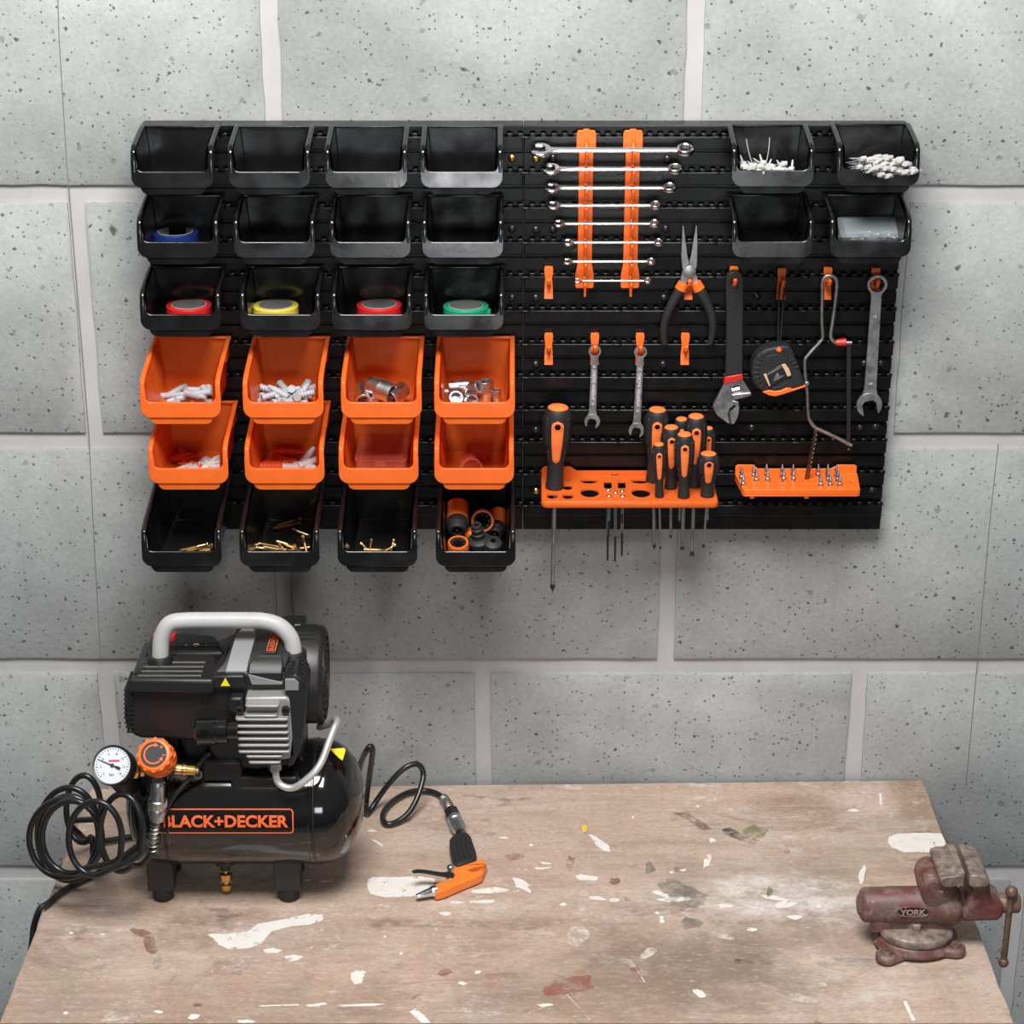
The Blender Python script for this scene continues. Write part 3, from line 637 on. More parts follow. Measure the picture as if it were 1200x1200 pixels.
def anchor_mesh(r=0.0041, l=0.034):
    mb = MB(); prof = [(r*1.25, 0), (r*1.25, 0.0012), (r, 0.0016)]
    n = 6
    for i in range(n): z = 0.004 + (l*0.8-0.004) * i/n; prof += [(r, z), (r*1.12, z + 0.0015), (r*0.92, z + 0.0022)]
    prof += [(r*0.9, l*0.82), (r*0.6, l), (0.0004, l)]
    return mb.lathe(prof, Matrix.Translation((0, 0, -l/2)), 12)
def scatter(name, proto, label, cat, group, spots, first=[0]):
    for i, (p, d, roll) in enumerate(spots):
        o = proto if i == 0 else proto.copy()
        if i: COL.objects.link(o)
        o.rotation_mode = 'QUATERNION'; o.rotation_quaternion = V(d).to_track_quat('Z', 'Y'); o.location = p; tag(o, label, cat, group)
def heap(row, col, n, x0, x1, py0, py1, h, base=0.004, tilt=0.35, seed=0):
    q = random.Random(seed); out = []; zf = BIN[row, col][3]
    for i in range(n):
        u = q.random(); hh = base + h * (i / n); px = q.uniform(x0, x1); py = q.uniform(py0, py1); p = WZ(px, py, zf + hh)
        a = q.uniform(0, 2*math.pi); d = V((math.cos(a), math.sin(a)*0.7, q.uniform(-tilt, tilt)))
        out.append((p, d.normalized(), 0))
    return out
g1 = anchor_mesh().build('screw_anchor', 'plug_grey', loc=(0, 0, 0))
scatter('screw_anchor', g1, 'grey plastic screw anchor heaped in the leftmost upper orange bin', 'wall plug', 'grey anchors in the leftmost orange bin',
        heap(4, 0, 12, 208, 246, 461, 470, 0.008, tilt=0.1, seed=3) + heap(4, 0, 9, 228, 246, 456, 464, 0.012, 0.012, 0.3, seed=4) + [(WZ(204, 463, BIN[4,0][3]+.006), (1, 0.1, 0.05), 0), (WZ(207, 458, BIN[4,0][3]+.007), (0.6, 0.7, 0.2), 0)])
g2 = g1.copy(); g2.data = g1.data; COL.objects.link(g2)
scatter('screw_anchor', g2, 'grey plastic screw anchor heaped in the second upper orange bin', 'wall plug', 'grey anchors in the second orange bin',
        heap(4, 1, 24, 308, 358, 462, 470, 0.008, tilt=0.12, seed=5) + heap(4, 1, 14, 316, 356, 456, 464, 0.010, 0.011, 0.35, seed=8))
g3 = anchor_mesh(0.0032, 0.028).build('screw_anchor', 'plug_orange', loc=(0, 0, 0))
scatter('screw_anchor', g3, 'small orange screw anchor on the floor of the leftmost lower orange bin', 'wall plug', 'orange anchors in the lower leftmost bin', heap(5, 0, 9, 208, 232, 530, 545, 0.004, tilt=0.1, seed=11))
g4 = anchor_mesh(0.0032, 0.026).build('screw_anchor', 'plug_white', loc=(0, 0, 0))
scatter('screw_anchor', g4, 'small white screw anchor in the leftmost lower orange bin', 'wall plug', 'white anchors in the lower leftmost bin', heap(5, 0, 13, 236, 256, 539, 547, 0.008, tilt=0.25, seed=12) + heap(5, 0, 5, 205, 240, 546, 549, 0.003, tilt=0.1, seed=14))
g5 = anchor_mesh(0.0048, 0.040).build('screw_anchor', 'plug_orange', loc=(0, 0, 0)); z5 = BIN[5, 1][3]
scatter('screw_anchor', g5, 'large orange screw anchor in the second lower orange bin', 'wall plug', 'large orange anchors in the lower second bin',
        [(WZ(338, 530, z5+.012), (1, -.1, .02), 0), (WZ(318, 540, z5+.006), (.4, .8, .02), 0), (WZ(330, 543, z5+.006), (.9, .4, 0), 0), (WZ(322, 546, z5+.006), (1, .1, 0), 0), (WZ(340, 541, z5+.007), (.7, -.6, .05), 0)])
g6 = anchor_mesh(0.0045, 0.032).build('screw_anchor', 'plug_white', loc=(0, 0, 0))
scatter('screw_anchor', g6, 'pinkish white screw anchor in the second lower orange bin', 'wall plug', 'white anchors in the lower second bin',
        [(WZ(360, 535, z5+.013), (.5, .6, .5), 0), (WZ(358, 543, z5+.008), (.9, .4, .1), 0), (WZ(364, 541, z5+.012), (.8, .3, .2), 0), (WZ(346, 547, z5+.006), (1, 0, 0), 0), (WZ(360, 547, z5+.006), (.8, -.3, 0), 0)])

def socket(p, d, r, l, label, group):
    mb = MB(); ri = r*0.72
    star = [(ri*(1 + 0.10*(i % 2)) * math.cos(2*math.pi*i/24), ri*(1 + 0.10*(i % 2)) * math.sin(2*math.pi*i/24)) for i in range(24)]
    M = frame(p, d) @ Matrix.Translation((0, 0, -l/2))
    mb.prism(circ(0, 0, r, 32), l*0.5, M @ Matrix.Translation((0, 0, l*0.5)), [star])
    mb.lathe([(r*0.80, 0), (r*0.86, l*0.04), (r*0.86, l*0.36), (r*0.98, l*0.46), (r*0.98, l*0.52)], M, 32)
    tag(mb.build('socket', 'steel', loc=p, bevel=0.0004), label, 'socket', group)
z = BIN[4, 2][3]; G = 'large steel sockets'
socket(WZ(446, 456, z+.023), (0.8, -0.45, -.18), .0135, .036, 'largest steel socket lying across the back of third upper orange bin', G)
socket(WZ(465, 462, z+.015), (-.55, -0.8, -.25), .0125, .030, 'steel socket facing forward at right in third upper orange bin', G)
socket(WZ(425, 461, z+.014), (.1, -.75, -.3), .0105, .030, 'steel socket standing at left in third upper orange bin', G)
socket(WZ(439, 468, z+.008), (.7, -.5, .0), .0075, .024, 'small steel socket between two larger sockets in third upper orange bin', G)
z = BIN[4, 3][3]; G = 'small steel sockets'
for px, py, d, r, l, lab in ((537, 452, (1, .2, .0), .0072, .026, 'steel socket lying highest at the back of fourth upper orange bin'), (533, 459, (1, .1, .05), .0080, .028, 'steel socket lying at the left edge of fourth upper orange bin'),
      (552, 455, (.7, -.4, .3), .0085, .026, 'steel socket leaning beside the upright one in fourth upper orange bin'), (545, 462, (.6, -.7, .2), .0085, .022, 'steel socket in the middle of the pile in fourth upper orange bin'),
      (533, 468, (.2, -.8, .5), .0090, .020, 'steel socket at the front left of fourth upper orange bin'), (551, 470, (.3, -.8, .3), .0085, .018, 'steel socket at the front middle of fourth upper orange bin'),
      (568.5, 459, (0, 0, 1), .0112, .029, 'tall steel socket standing upright in fourth upper orange bin'), (582, 465, (0, 0, 1), .0060, .018, 'smallest steel socket standing upright at right in fourth upper orange bin')):
    h = {459: .0145, 465: .009}.get(py, .012) if d == (0, 0, 1) else (.022 if py < 454 else (.019 if py < 457 else .011)); socket(WZ(px, py, z+h), d, r, l, lab, G)

def case(p, sx, sy, sz, rotz, tiltx, name, label, cat, m, lidm=None):
    M = Matrix.Translation(p) @ Matrix.Rotation(R(rotz), 4, 'Z') @ Matrix.Rotation(R(tiltx), 4, 'X')
    t = thing(name, label, cat, p)
    mb = MB(); mb.prism(rrect(-sx/2, -sy/2, sx/2, sy/2, 0.004), 0.0012, M)
    k = 0.0012
    mb.prism(rrect(-sx/2, -sy/2, sx/2, sy/2, 0.004), sz, M, [rrect(-sx/2+k, -sy/2+k, sx/2-k, sy/2-k, 0.003)])
    for x in (-0.2, 0.2): mb.box((x*sx, 0, sz/2), (0.001, sy-2*k, sz*0.9), M)
    mb.build('tray', m, t)
    mb = MB(); mb.prism(rrect(-sx/2-.0006, -sy/2-.0006, sx/2+.0006, sy/2+.0006, 0.0045), 0.0018, M @ Matrix.Translation((0, 0, sz)))
    mb.prism(rrect(-sx*.42, -sy*.4, sx*.42, sy*.4, .003), .0008, M @ Matrix.Translation((0, 0, sz + .0018)))
    mb.box((0, -sy/2-.0012, sz-.003), (0.012, 0.0022, 0.006), M)
    mb.build('lid', lidm or m, t)
    return t, M
z = BIN[5, 2][3]
case(WZ(449, 541, z+.006), .066, .062, .017, -2, 8, 'parts_case', 'clear lidded plastic case lying in third lower orange bin', 'case', 'red_clear')
z = BIN[5, 3][3]
p = WZ(549, 545, z+.010); mb = MB(); M = frame(p + V((0, 0.012, -.002)), (0.15, -1, .12))
mb.ring([(.0118, 0), (.0132, 0), (.0132, .026), (.0140, .0265), (.0140, .030), (.0118, .030)], M, 36); mb.lathe([(.0125, 0), (.0125, .001)], M, 36)
tag(mb.build('clear_cap', 'red_clear', loc=p), 'round clear plastic cap lying in fourth lower orange bin', 'cap')
p = WZ(563, 534, z+.004)
mb = MB(); mb.prism(rrect(-.016, -.012, .016, .012, .003), .001, Matrix.Translation(p)); mb.prism(rrect(-.013, -.009, .013, .009, .003), .010, Matrix.Translation(p), [rrect(-.012, -.008, .012, .008, .003)]); mb.prism(rrect(-.013, -.009, .013, .009, .003), .0008, Matrix.Translation(p + V((0, 0, .010))))
tag(mb.build('blister_pack', 'red_clear', loc=p), 'small square clear blister behind the round cap in lower orange bin', 'packaging')

def screw_mesh(l=0.034, r=0.0017):
    mb = MB(); n = 14; prof = [(0.0002, 0)]
    for i in range(n): z = 0.003 + l*0.6*i/n; prof += [(r*0.8, z), (r*1.15, z + l*0.02)]
    prof += [(r*0.85, l*0.66), (r*0.85, l-0.003), (r*2.1, l-0.0006), (r*2.1, l)]
    mb.lathe(prof, Matrix.Translation((0, 0, -l/2)), 12)
    return mb
z = BIN[6, 0][3]; s1 = screw_mesh(0.038).build('wood_screw', 'zinc_yellow', loc=(0, 0, 0))
scatter('wood_screw', s1, 'brass coloured wood screw lying in leftmost bottom black bin', 'screw', 'screws in the leftmost bottom bin',
        [(WZ(226, 641.5, z+.006), (.9, .25, .12), 0), (WZ(232, 643, z+.003), (.9, .55, .05), 0), (WZ(237, 645, z+.003), (.8, .7, .05), 0), (WZ(241, 646, z+.003), (.7, .8, .05), 0)])
z = BIN[6, 1][3]; s2 = s1.copy(); COL.objects.link(s2)
scatter('wood_screw', s2, 'brass coloured wood screw scattered in second bottom black bin', 'screw', 'screws in the second bottom bin',
        [(WZ(338, 612, z+.003), (.8, .6, .03), 0), (WZ(336, 616, z+.003), (.85, .5, .0), 0), (WZ(352, 624, z+.003), (.8, -.9, .0), 0), (WZ(358, 626, z+.006), (.8, -.8, .05), 0), (WZ(318, 642.5, z+.004), (-1, 0.02, .03), 0),
         (WZ(311, 638, z+.003), (-.9, .3, .05), 0), (WZ(334, 637, z+.005), (.7, -.7, .1), 0), (WZ(330, 641, z+.003), (.3, -.9, .1), 0), (WZ(341, 641, z+.006), (.6, -.8, .1), 0), (WZ(350, 643, z+.004), (-.7, -.5, .1), 0), (WZ(358, 641, z+.006), (-.2, .8, .35), 0), (WZ(322, 643, z+.006), (.9, -.4, .0), 0)])
z = BIN[6, 2][3]; s3 = screw_mesh(0.022, 0.0013).build('wood_screw', 'zinc_yellow', loc=(0, 0, 0))
scatter('wood_screw', s3, 'tiny brass coloured screw lying in third bottom black bin', 'screw', 'tiny screws in the third bottom bin',
        [(WZ(429, 642, z+.003), (-.5, .6, .2), 0), (WZ(434, 642, z+.005), (.1, .5, .7), 0), (WZ(443, 644, z+.003), (1, -.2, .0), 0), (WZ(455, 643.5, z+.004), (.7, .4, .3), 0), (WZ(459, 642, z+.004), (.2, .6, .6), 0), (WZ(437, 644.5, z+.003), (-.9, .1, .0), 0)])
# hose connectors
z = BIN[6, 3][3]; G = 'hose connectors in the bottom bin'
def connector(p, d, r, l, label, face=True, mo='orange_plastic', nose=0.42):
    t = thing('hose_connector', label, 'hose connector', p, G); M = frame(p, d) @ Matrix.Translation((0, 0, -l/2))
    mb = MB(); mb.ring([(r*.78, 0), (r*.95, 0), (r, l*.03), (r, l*(1-nose)-.001), (r*.95, l*(1-nose)), (r*.78, l*(1-nose))], M, 36); mb.build('body', mo, t)
    mb = MB(); a = l*(1-nose)
    if face:
        prof = [(r*.5, a-.004), (r*.80, a-.003), (r*.92, a), (r*.98, a+l*.10)]
        mb.ring(prof + [(r*.98, a+l*.22), (r*.85, a+l*.26), (r*.85, l*.96), (r*.75, l), (r*.5, l), (r*.45, l*.9), (r*.45, a)], M, 36)
        for k in range(20): q = 2*math.pi*k/20; mb.box((r*.98*math.cos(q), r*.98*math.sin(q), a+l*.16), (.0022, .0022, l*.11), M @ Matrix.Rotation(0, 4, 'Z'))
        mb.lathe([(r*.16, a-.002), (r*.16, l*.97), (r*.08, l)], M, 12)
    else:
        mb.ring([(r*.62, a*.1), (r*.79, a*.1), (r*.79, a-.0015), (r*.72, a-.001), (r*.62, a-.004)], M, 36)
        for k in range(8): q = 2*math.pi*k/8; mb.box((r*.60*math.cos(q), r*.60*math.sin(q), a*.6), (.003, .003, a*.6), M)
    mb.build('collar', 'rubber', t)
connector(WZ(536, 607, z+.036), (.0, -.92, -.45), .0142, .046, 'orange hose connector with black ribbed nose, on top at left in bottom bin')
connector(WZ(565, 610, z+.026), (.05, -.75, .25), .0150, .040, 'orange hose connector with its toothed black mouth facing out in bottom bin', face=False, nose=0.2)
connector(WZ(582, 614, z+.016), (-.10, -.9, -.3), .0115, .044, 'orange hose connector with black nose at the right wall of bottom bin')
connector(WZ(537, 641, z+.012), (.0, -.3, .9), .0135, .024, 'orange ring connector lying lowest at front left of bottom bin', face=False, nose=0.15)
connector(WZ(548, 628, z+.010), (.8, -.3, .2), .0110, .034, 'orange hose connector half buried under the others in bottom bin', face=False, nose=0.2)
p = WZ(562, 637, z+.010); mb = MB()
mb.ring([(.005, 0), (.015, .0), (.0155, .002), (.0155, .007), (.013, .009), (.0085, .010), (.0075, .014), (.0085, .015), (.0085, .017), (.0068, .018), (.0068, .0215), (.0080, .0225), (.0080, .025), (.0068, .026), (.0068, .030), (.0060, .031), (.0035, .031), (.0035, .004)], frame(p, (-.12, -.25, .95)), 32)
tag(mb.build('tap_adaptor', 'rubber', loc=p), 'black stepped tap adaptor standing among orange connectors in bottom bin', 'hose adaptor', G)
p = WZ(577, 642, z+.007); mb = MB(); mb.ring([(.004, 0), (.013, 0), (.0135, .002), (.0115, .011), (.006, .014), (.004, .014)], frame(p, (.1, -.4, .9)), 32)
tag(mb.build('tap_adaptor', 'rubber', loc=p), 'low black threaded adaptor at front right of bottom bin', 'hose adaptor', G)

# cable ties: a cubic head and a thin strap
def tie_mesh(l, bend):
    mb = MB(); mb.box((0, 0, 0), (.0066, .0052, .0066)); mb.box((0, 0.0006, 0.0040), (.0050, .0034, .002))
    pts = [(0, bend*(t**2)*0.02, -l*t) for t in (0, .25, .5, .75, 1)]
    mb.tube(pts, [(.0015, .0006)]*4 + [(.0009, .0005)], n=6, sub=2, flat=(1, 0, 0)); return mb
ta = [tie_mesh(.038, b).build('cable_tie', 'zip_white', loc=(0, 0, 0), bevel=.0004) for b in (0.3, -.5)]
tb = [tie_mesh(.050, b).build('cable_tie', 'zip_white', loc=(0, 0, 0), bevel=.0004) for b in (0.15, -.2)]
cnt = {}
def put_tie(protos, i, p, d, label, group):
    k = id(protos[i % 2]); o = protos[i % 2]
    if cnt.get(k): o = o.copy(); COL.objects.link(o)
    cnt[k] = 1; o.rotation_mode = 'QUATERNION'; o.rotation_quaternion = V(d).to_track_quat('Z', 'Y'); o.location = p; tag(o, label, 'cable tie', group)
q = random.Random(5); b = BIN[1, 7]
for i in range(46):
    px = 869 + 72 * ((i + q.random()) / 46) if i < 34 else q.uniform(868, 930); y = b[0].y - q.uniform(.050, .080); hgt = q.uniform(.016, .026) if px < 905 or i % 2 else q.uniform(.014, .021)
    p = W(px, 200, y); p.z = b[3] + hgt + .004
    put_tie(ta, i, p, V((q.uniform(-.35, .35) * (.2 if px < 870 or px > 938 else 1), q.uniform(-1, -.6), q.uniform(-.02, .22))), 'short white cable tie scattered in the right panel top bin', 'scattered white cable ties')
for px, py, d in ((881, 183, (.45, .1, -.9)), (893, 182, (-.25, .1, -.95))):
    p = W(px + 3, 197, b[0].y - .06); put_tie(ta, 0, p, d, 'short white cable tie scattered in the right panel top bin', 'scattered white cable ties')
b = BIN[1, 8]
for i in range(84):
    a = q.uniform(0, 2*math.pi); r = math.sqrt(q.random()); u = r*math.cos(a); v = r*math.sin(a)
    px = 1040 + 38*u; py = 194.5 + (12 - 3*u)*v + 3.5*u; y = b[0].y - .062 - .026*q.random() - (.012 if v > .2 else 0)
    p = W(px, py, y); d = V((.40 + .22*u, -.62 + q.uniform(-.15, .15), .20 - .14*u + q.uniform(-.10, .10)))
    put_tie(tb, i, p, d, 'white cable tie in the dense bunch spilling from the corner bin', 'bunched white cable ties')

# clear box of tiny screws in the right bin
z = BIN[2, 8][3]; p = WZ(1018, 285, z + .010); p.z = z + .0115; p.y += .006
t, M = case(p, .078, .040, .020, 1, 22, 'screw_box', 'clear plastic box of tiny screws resting in right panel bin', 'box', 'frosted_plastic')
s4 = screw_mesh(0.018, 0.0012).build('tiny_screw', 'satin_steel', loc=(0, 0, 0)); sp = []
for i in range(26):
    l = V((q.uniform(-.033, .008), q.uniform(-.016, .010), q.uniform(.003, .009))) if i < 14 else V((q.uniform(.018, .034), q.uniform(-.016, .010), q.uniform(.003, .012)))
    sp.append((M @ l, (1, q.uniform(-.3, .3), q.uniform(-.1, .1)) if i < 14 else (q.uniform(-1, 1), q.uniform(-1, 1), q.uniform(-.2, .2)), 0))
scatter('tiny_screw', s4, 'tiny steel screw inside the clear box in right panel bin', 'screw', 'tiny screws in the clear box', sp)

# ------------------------------------------------------------------ hooks, wrench strips and hanging tools
HOOKS = [(643, 318, 'empty orange hook left of the wrench strips'), (643, 396, 'empty orange hook right of the fourth upper orange bin'), (697, 396, 'orange hook holding the shorter hanging wrench'),
         (750, 396, 'orange hook holding the second hanging wrench'), (803, 396, 'empty orange hook under the pliers'), (807, 319, 'orange hook holding the pliers'), (860, 318, 'orange hook holding the adjustable wrench'),
         (916, 319, 'orange hook holding the tape measure strap'), (970, 319, 'orange hook holding the junior hacksaw frame'), (1026, 319, 'orange hook holding the large wrench at right')]
HY = YR - 0.001
HP = {}
def hook_mesh():
    mb = MB()
    mb.prism([(-.0058, .002), (-.0052, 0.006), (.0052, 0.006), (.0058, .002), (.0044, -.009), (.0052, -.019), (.0054, -.024), (-.0054, -.024), (-.0052, -.019), (-.0044, -.009)], .0026, Matrix(((1,0,0,0),(0,0,-1,0),(0,1,0,0),(0,0,0,1))))
    mb.box((0, .0022, .0045), (.0100, .0060, .0030))
    mb.add([(-.0054, 0, -.0225), (.0054, 0, -.0225), (.0054, -.0026, -.0225), (-.0054, -.0026, -.0225), (-.0056, 0, -.0345), (.0056, 0, -.0345), (.0056, -.0075, -.0345), (-.0056, -.0075, -.0345)],
           [(0,1,2,3), (7,6,5,4), (3,2,6,7), (1,0,4,5), (2,1,5,6), (0,3,7,4)])
    mb.tube([(0, -.001, -.012), (0, -.008, -.0145), (0, -.016, -.0140), (0, -.021, -.0105), (0, -.0225, -.0065)], [.0029, .0027, .0026, .0026, .0028], n=12, sub=4)
    mb.ball((0, -.0227, -.0058), .0030, 12)
    return mb
hp = None
for px, py, lab in HOOKS:
    p = W(px, py, HY)
    if hp is None: hp = hook_mesh().build('wall_hook', 'orange_hook', loc=(0, 0, 0), bevel=.0005); hp.name = 'tool_hook'; o = hp
    else: o = hp.copy(); COL.objects.link(o)
    o.location = p; tag(o, lab, 'hook', 'orange tool hooks'); HP[px] = p

RK = [(92, 1068, 228, 15, 11, 2.5), (165, 1000, 340, 12.5, 9.2, 2.1), (180, 965, 450, 10.5, 8.5, 1.9), (195, 875, 553, 9.2, 7.0, 1.75), (235, 865, 660, 7.6, 6.4, 1.6), (292, 888, 770, 7.2, 6.0, 1.5), (290, 842, 882, 6.6, 5.6, 1.4), (357, 818, 995, 5.4, 4.8, 1.3)]
WYK = -0.049                                                 # wrenches lie across the fins
WZK = [W(690, 130 + q[2]/5, WYK) for q in RK]
for cx, side in ((686, 'left'), (740, 'right')):
    zt = W(cx, 152, HY).z; zb = W(cx, 337, HY).z; x = W(cx, 240, HY).x; m = lambda px: px * mpp(W(cx, 240, HY))
    t = thing('wrench_strip', f'orange notched wrench holder strip, the {side} one of the two under the wrenches', 'wrench holder', (x, HY, zb), 'orange wrench strips')
    mb = MB(); h = zt - zb
    o = [(m(11), .003), (m(11), h*.09), (m(10), h*.115), (m(8.5), h*.16), (m(8.3), h*.86), (m(11.3), h*.875), (m(11.3), h-.004), (m(9.5), h), (m(4), h), (m(3.4), h+.0015)]
    mb.prism([(m(10), 0)] + o + [(-a, b) for a, b in o[::-1]] + [(-m(10), 0)], .004, Matrix(((1,0,0,x),(0,0,-1,HY),(0,1,0,zb),(0,0,0,1))))
    mb.build('strip', 'orange_hook', t, bevel=.0012)
    mb = MB(); out = [(HY - .003, zt - .006), (HY - .012, zt - .008)]
    for p in WZK:
        z = p.z; out += [(WYK + .012, z + .006), (WYK + .008, z + .001), (WYK + .007, z - .0035), (WYK - .006, z - .0075), (WYK - .0085, z - .0015), (WYK - .0115, z + .0005), (WYK - .0125, z - .003), (WYK - .006, z - .015)]
    zl = WZK[-1].z; out += [(WYK - .005, zl - .020), (WYK - .002, zl - .021), (HY - .003, zl - .010)]
    mb.prism(out, .0030, Matrix(((0,0,1,x-.0015),(1,0,0,0),(0,1,0,0),(0,0,0,1))))
    mb.build('notched_fin', 'orange_hook', t, bevel=.0008)

def wrench_mb(M, L, ro, rr, w1, w2, th, ang=15, slot=.50, hexes=12, rnd_bar=False):
    mb = MB(); s = slot*ro; g = math.asin(min(.95, s/ro)) * 1.04; a = math.pi + R(ang)
    P = circ(0, 0, ro, 26, a + g, a - g + 2*math.pi, closed=False); ca, sa = math.cos(a), math.sin(a)
    P[0] = (P[0][0]*.99, P[0][1]*.99)
    tr = lambda u, v: (u*ca - v*sa, u*sa + v*ca)
    P += [tr(.55*ro, -s), tr(-.10*ro, -s), tr(-.36*ro, -s*.55), tr(-.36*ro, s*.55), tr(-.10*ro, s), tr(.55*ro, s)]
    if rnd_bar:
        q = [M @ V((.70*ro*math.cos(t), .70*ro*math.sin(t), 0)) for t in (a + R(38) + (2*math.pi - R(76))*i/14 for i in range(15))]
        mb.tube(q, [(ro*.16, th*.45)] + [(ro*.30, th*.66)]*13 + [(ro*.16, th*.45)], n=16, sub=3, flat=M.to_3x3() @ V((math.cos(a + R(38)), math.sin(a + R(38)), 0)))
    else: mb.prism(P, th*1.25, M @ Matrix.Translation((0, 0, -th*.625)))
    x0 = ro*.55; x1 = L - rr*.72
    H = [(x0, -ro*.72), (ro*.95, -w1*.62), (ro*1.35, -w1/2), (x1 - rr*.5, -w2/2), (x1, -rr*.62), (x1, rr*.62), (x1 - rr*.5, w2/2), (ro*1.35, w1/2), (ro*.95, w1*.62), (x0, ro*.72)]
    if rnd_bar:
        q = [M @ V((x, 0, 0)) for x in (ro*.4, ro*.9, ro*1.5, L*.3, L*.6, L - rr*1.6, L - rr*1.1, L - rr*.6)]
        mb.tube(q, [(ro*.70, th*.6), (w1*.66, th*.62), (w1*.52, th*.62), (w1*.49, th*.6), (w2*.49, th*.6), (w2*.48, th*.6), (w2*.52, th*.6), (rr*.6, th*.6)], n=20, sub=4, flat=M.to_3x3() @ V((0, 1, 0)))
    else: mb.prism(H, th, M @ Matrix.Translation((0, 0, -th/2)))
    star = [(L + rr*(.76 if i % 2 else .68) * math.cos(2*math.pi*i/(2*hexes)), rr*(.76 if i % 2 else .68) * math.sin(2*math.pi*i/(2*hexes))) for i in range(2*hexes)]
    if rnd_bar:
        pr = [(L*0 + rr*.70, -th*.62), (rr*.80, -th*.85), (rr*.95, -th*.62), (rr, -th*.2), (rr, th*.2), (rr*.95, th*.62), (rr*.80, th*.85), (rr*.70, th*.62)]
        mb.ring(pr, M @ Matrix.Translation((L, 0, 0)), 32)
        for k in range(12): t = 2*math.pi*k/12; mb.box((0, 0, 0), (rr*.10, rr*.14, th*1.2), M @ Matrix.Translation((L + rr*.70*math.cos(t), rr*.70*math.sin(t), 0)) @ Matrix.Rotation(t, 4, 'Z'))
    else: mb.prism(circ(L, 0, rr, 32), th*1.75, M @ Matrix.Translation((0, 0, -th*.875)), [star])
    return mb
words_ = ['largest', 'second largest', 'third largest', 'fourth largest', 'fourth smallest', 'third smallest', 'second smallest', 'smallest']
ordn = ['topmost', 'second from top', 'third from top', 'fourth from top', 'fifth from top', 'sixth from top', 'second from bottom', 'lowest']
tl = R(18)
for i, (xl, xr_, y, ro, rr, th) in enumerate(RK):
    py = 130 + y/5; k = mpp(W(690, py, WYK)); a = W(600 + xl/5 + ro, py, WYK); b = W(600 + xr_/5 - rr, py, WYK)
    M = Matrix(((1,0,0,a.x),(0,math.cos(tl),-math.sin(tl),WYK),(0,math.sin(tl),math.cos(tl),a.z),(0,0,0,1)))
    L = b.x - a.x
    o = wrench_mb(M, L, ro*k, rr*k, ro*k*.66, ro*k*.60, th*.0019, -15, rnd_bar=True).build('combination_wrench', 'chrome', loc=a, bevel=.0015*th/2.5 + .0004, seg=4)
    tag(o, f'{words_[i]} chrome combination wrench, {ordn[i]} on the two orange strips', 'wrench', 'chrome wrenches on the orange strips')

def upright_wrench(ring, head, rr, ro, th, Y, label, name_text, ang, mt='satin_steel', nums=None):
    a = W(*head, Y); b = W(*ring, Y); k = mpp(b); d = b - a
    M = frame(a, (0, -1, 0), d)                               # local x runs from the open end up to the ring, z faces the room
    t = thing('combination_wrench', label, 'wrench', a)
    wrench_mb(M, d.length, ro*k, rr*k, ro*k*.92, ro*k*.80, th, ang, slot=.55).build('body', mt, t, bevel=.0008, seg=3)
    if name_text:
        vs, fs = text2d(name_text, .0042, d.length*.56, .015); mb = MB()
        mb.add(vs, fs, M @ Matrix.Translation((d.length*.52, 0, th/2 + .00012)) @ Matrix.Rotation(math.pi, 4, 'Z')); mb.build('stamped_text', 'plug_white', t, smooth=False, norm=False)
    if nums:
        mb = MB()
        for f in nums:
            vs, fs = text2d('19', .0036, None, .01); mb.add(vs, fs, M @ Matrix.Translation((d.length*f, 0, th/2 + .00012)) @ Matrix.Rotation(R(-90), 4, 'Z'))
        mb.build('stamped_text', 'plug_white', t, smooth=False, norm=False)
    return t
upright_wrench((697, 411), (694, 493.5), 7.4, 9.3, .0034, HY - .014, 'shorter of the two small grey wrenches hanging by their rings', '14  CHROME VANADIUM  14', -12)
upright_wrench((750.5, 412), (746, 504), 7.5, 9.4, .0034, HY - .014, 'longer small grey wrench hanging just left of the screwdriver group', '15  CHROME VANADIUM  15', -12)
upright_wrench((1027.5, 333), (1018.5, 474), 11.8, 15.2, .0055, HY - .014, 'large satin grey wrench hanging at the right end of the panel', None, 12, nums=(.18, .74))

# pliers
YP = HY - .012
t = thing('long_nose_pliers', 'long nose pliers with black grips hanging upside down, jaws up', 'pliers', W(807, 320, YP))
z5 = lambda q: [(600 + x/5, 130 + y/5) for x, y in q]
mb = MB(); mb.vprism(z5([(1000,674),(1007,674),(1018,760),(1030,850),(1042,905),(1066,930),(1082,960),(1093,1000),(1104,1035),(1060,1035),(1052,985),(1022,960),(998,930),(990,850),(994,760)]), YP, .006); mb.build('jaw', 'satin_steel', t, bevel=.0012)
mb = MB(); mb.vprism(z5([(1078,674),(1085,674),(1089,760),(1088,850),(1084,910),(1066,960),(1040,985),(1028,1000),(1012,1035),(975,1035),(988,985),(1000,935),(1034,905),(1048,850),(1062,760)]), YP - .005, .005); mb.build('jaw', 'satin_steel', t, bevel=.0012)
c = W(600 + 1040/5, 130 + 945/5, YP - .005); mb = MB(); mb.lathe([(.0085, 0), (.0083, .0012), (.0070, .0018)], frame(c, (0, -1, 0)), 28); mb.build('pivot', 'satin_steel', t)
z7 = lambda q, Y: [W(600 + x/4.615, 300 + y/4.615, Y) for x, y in q]
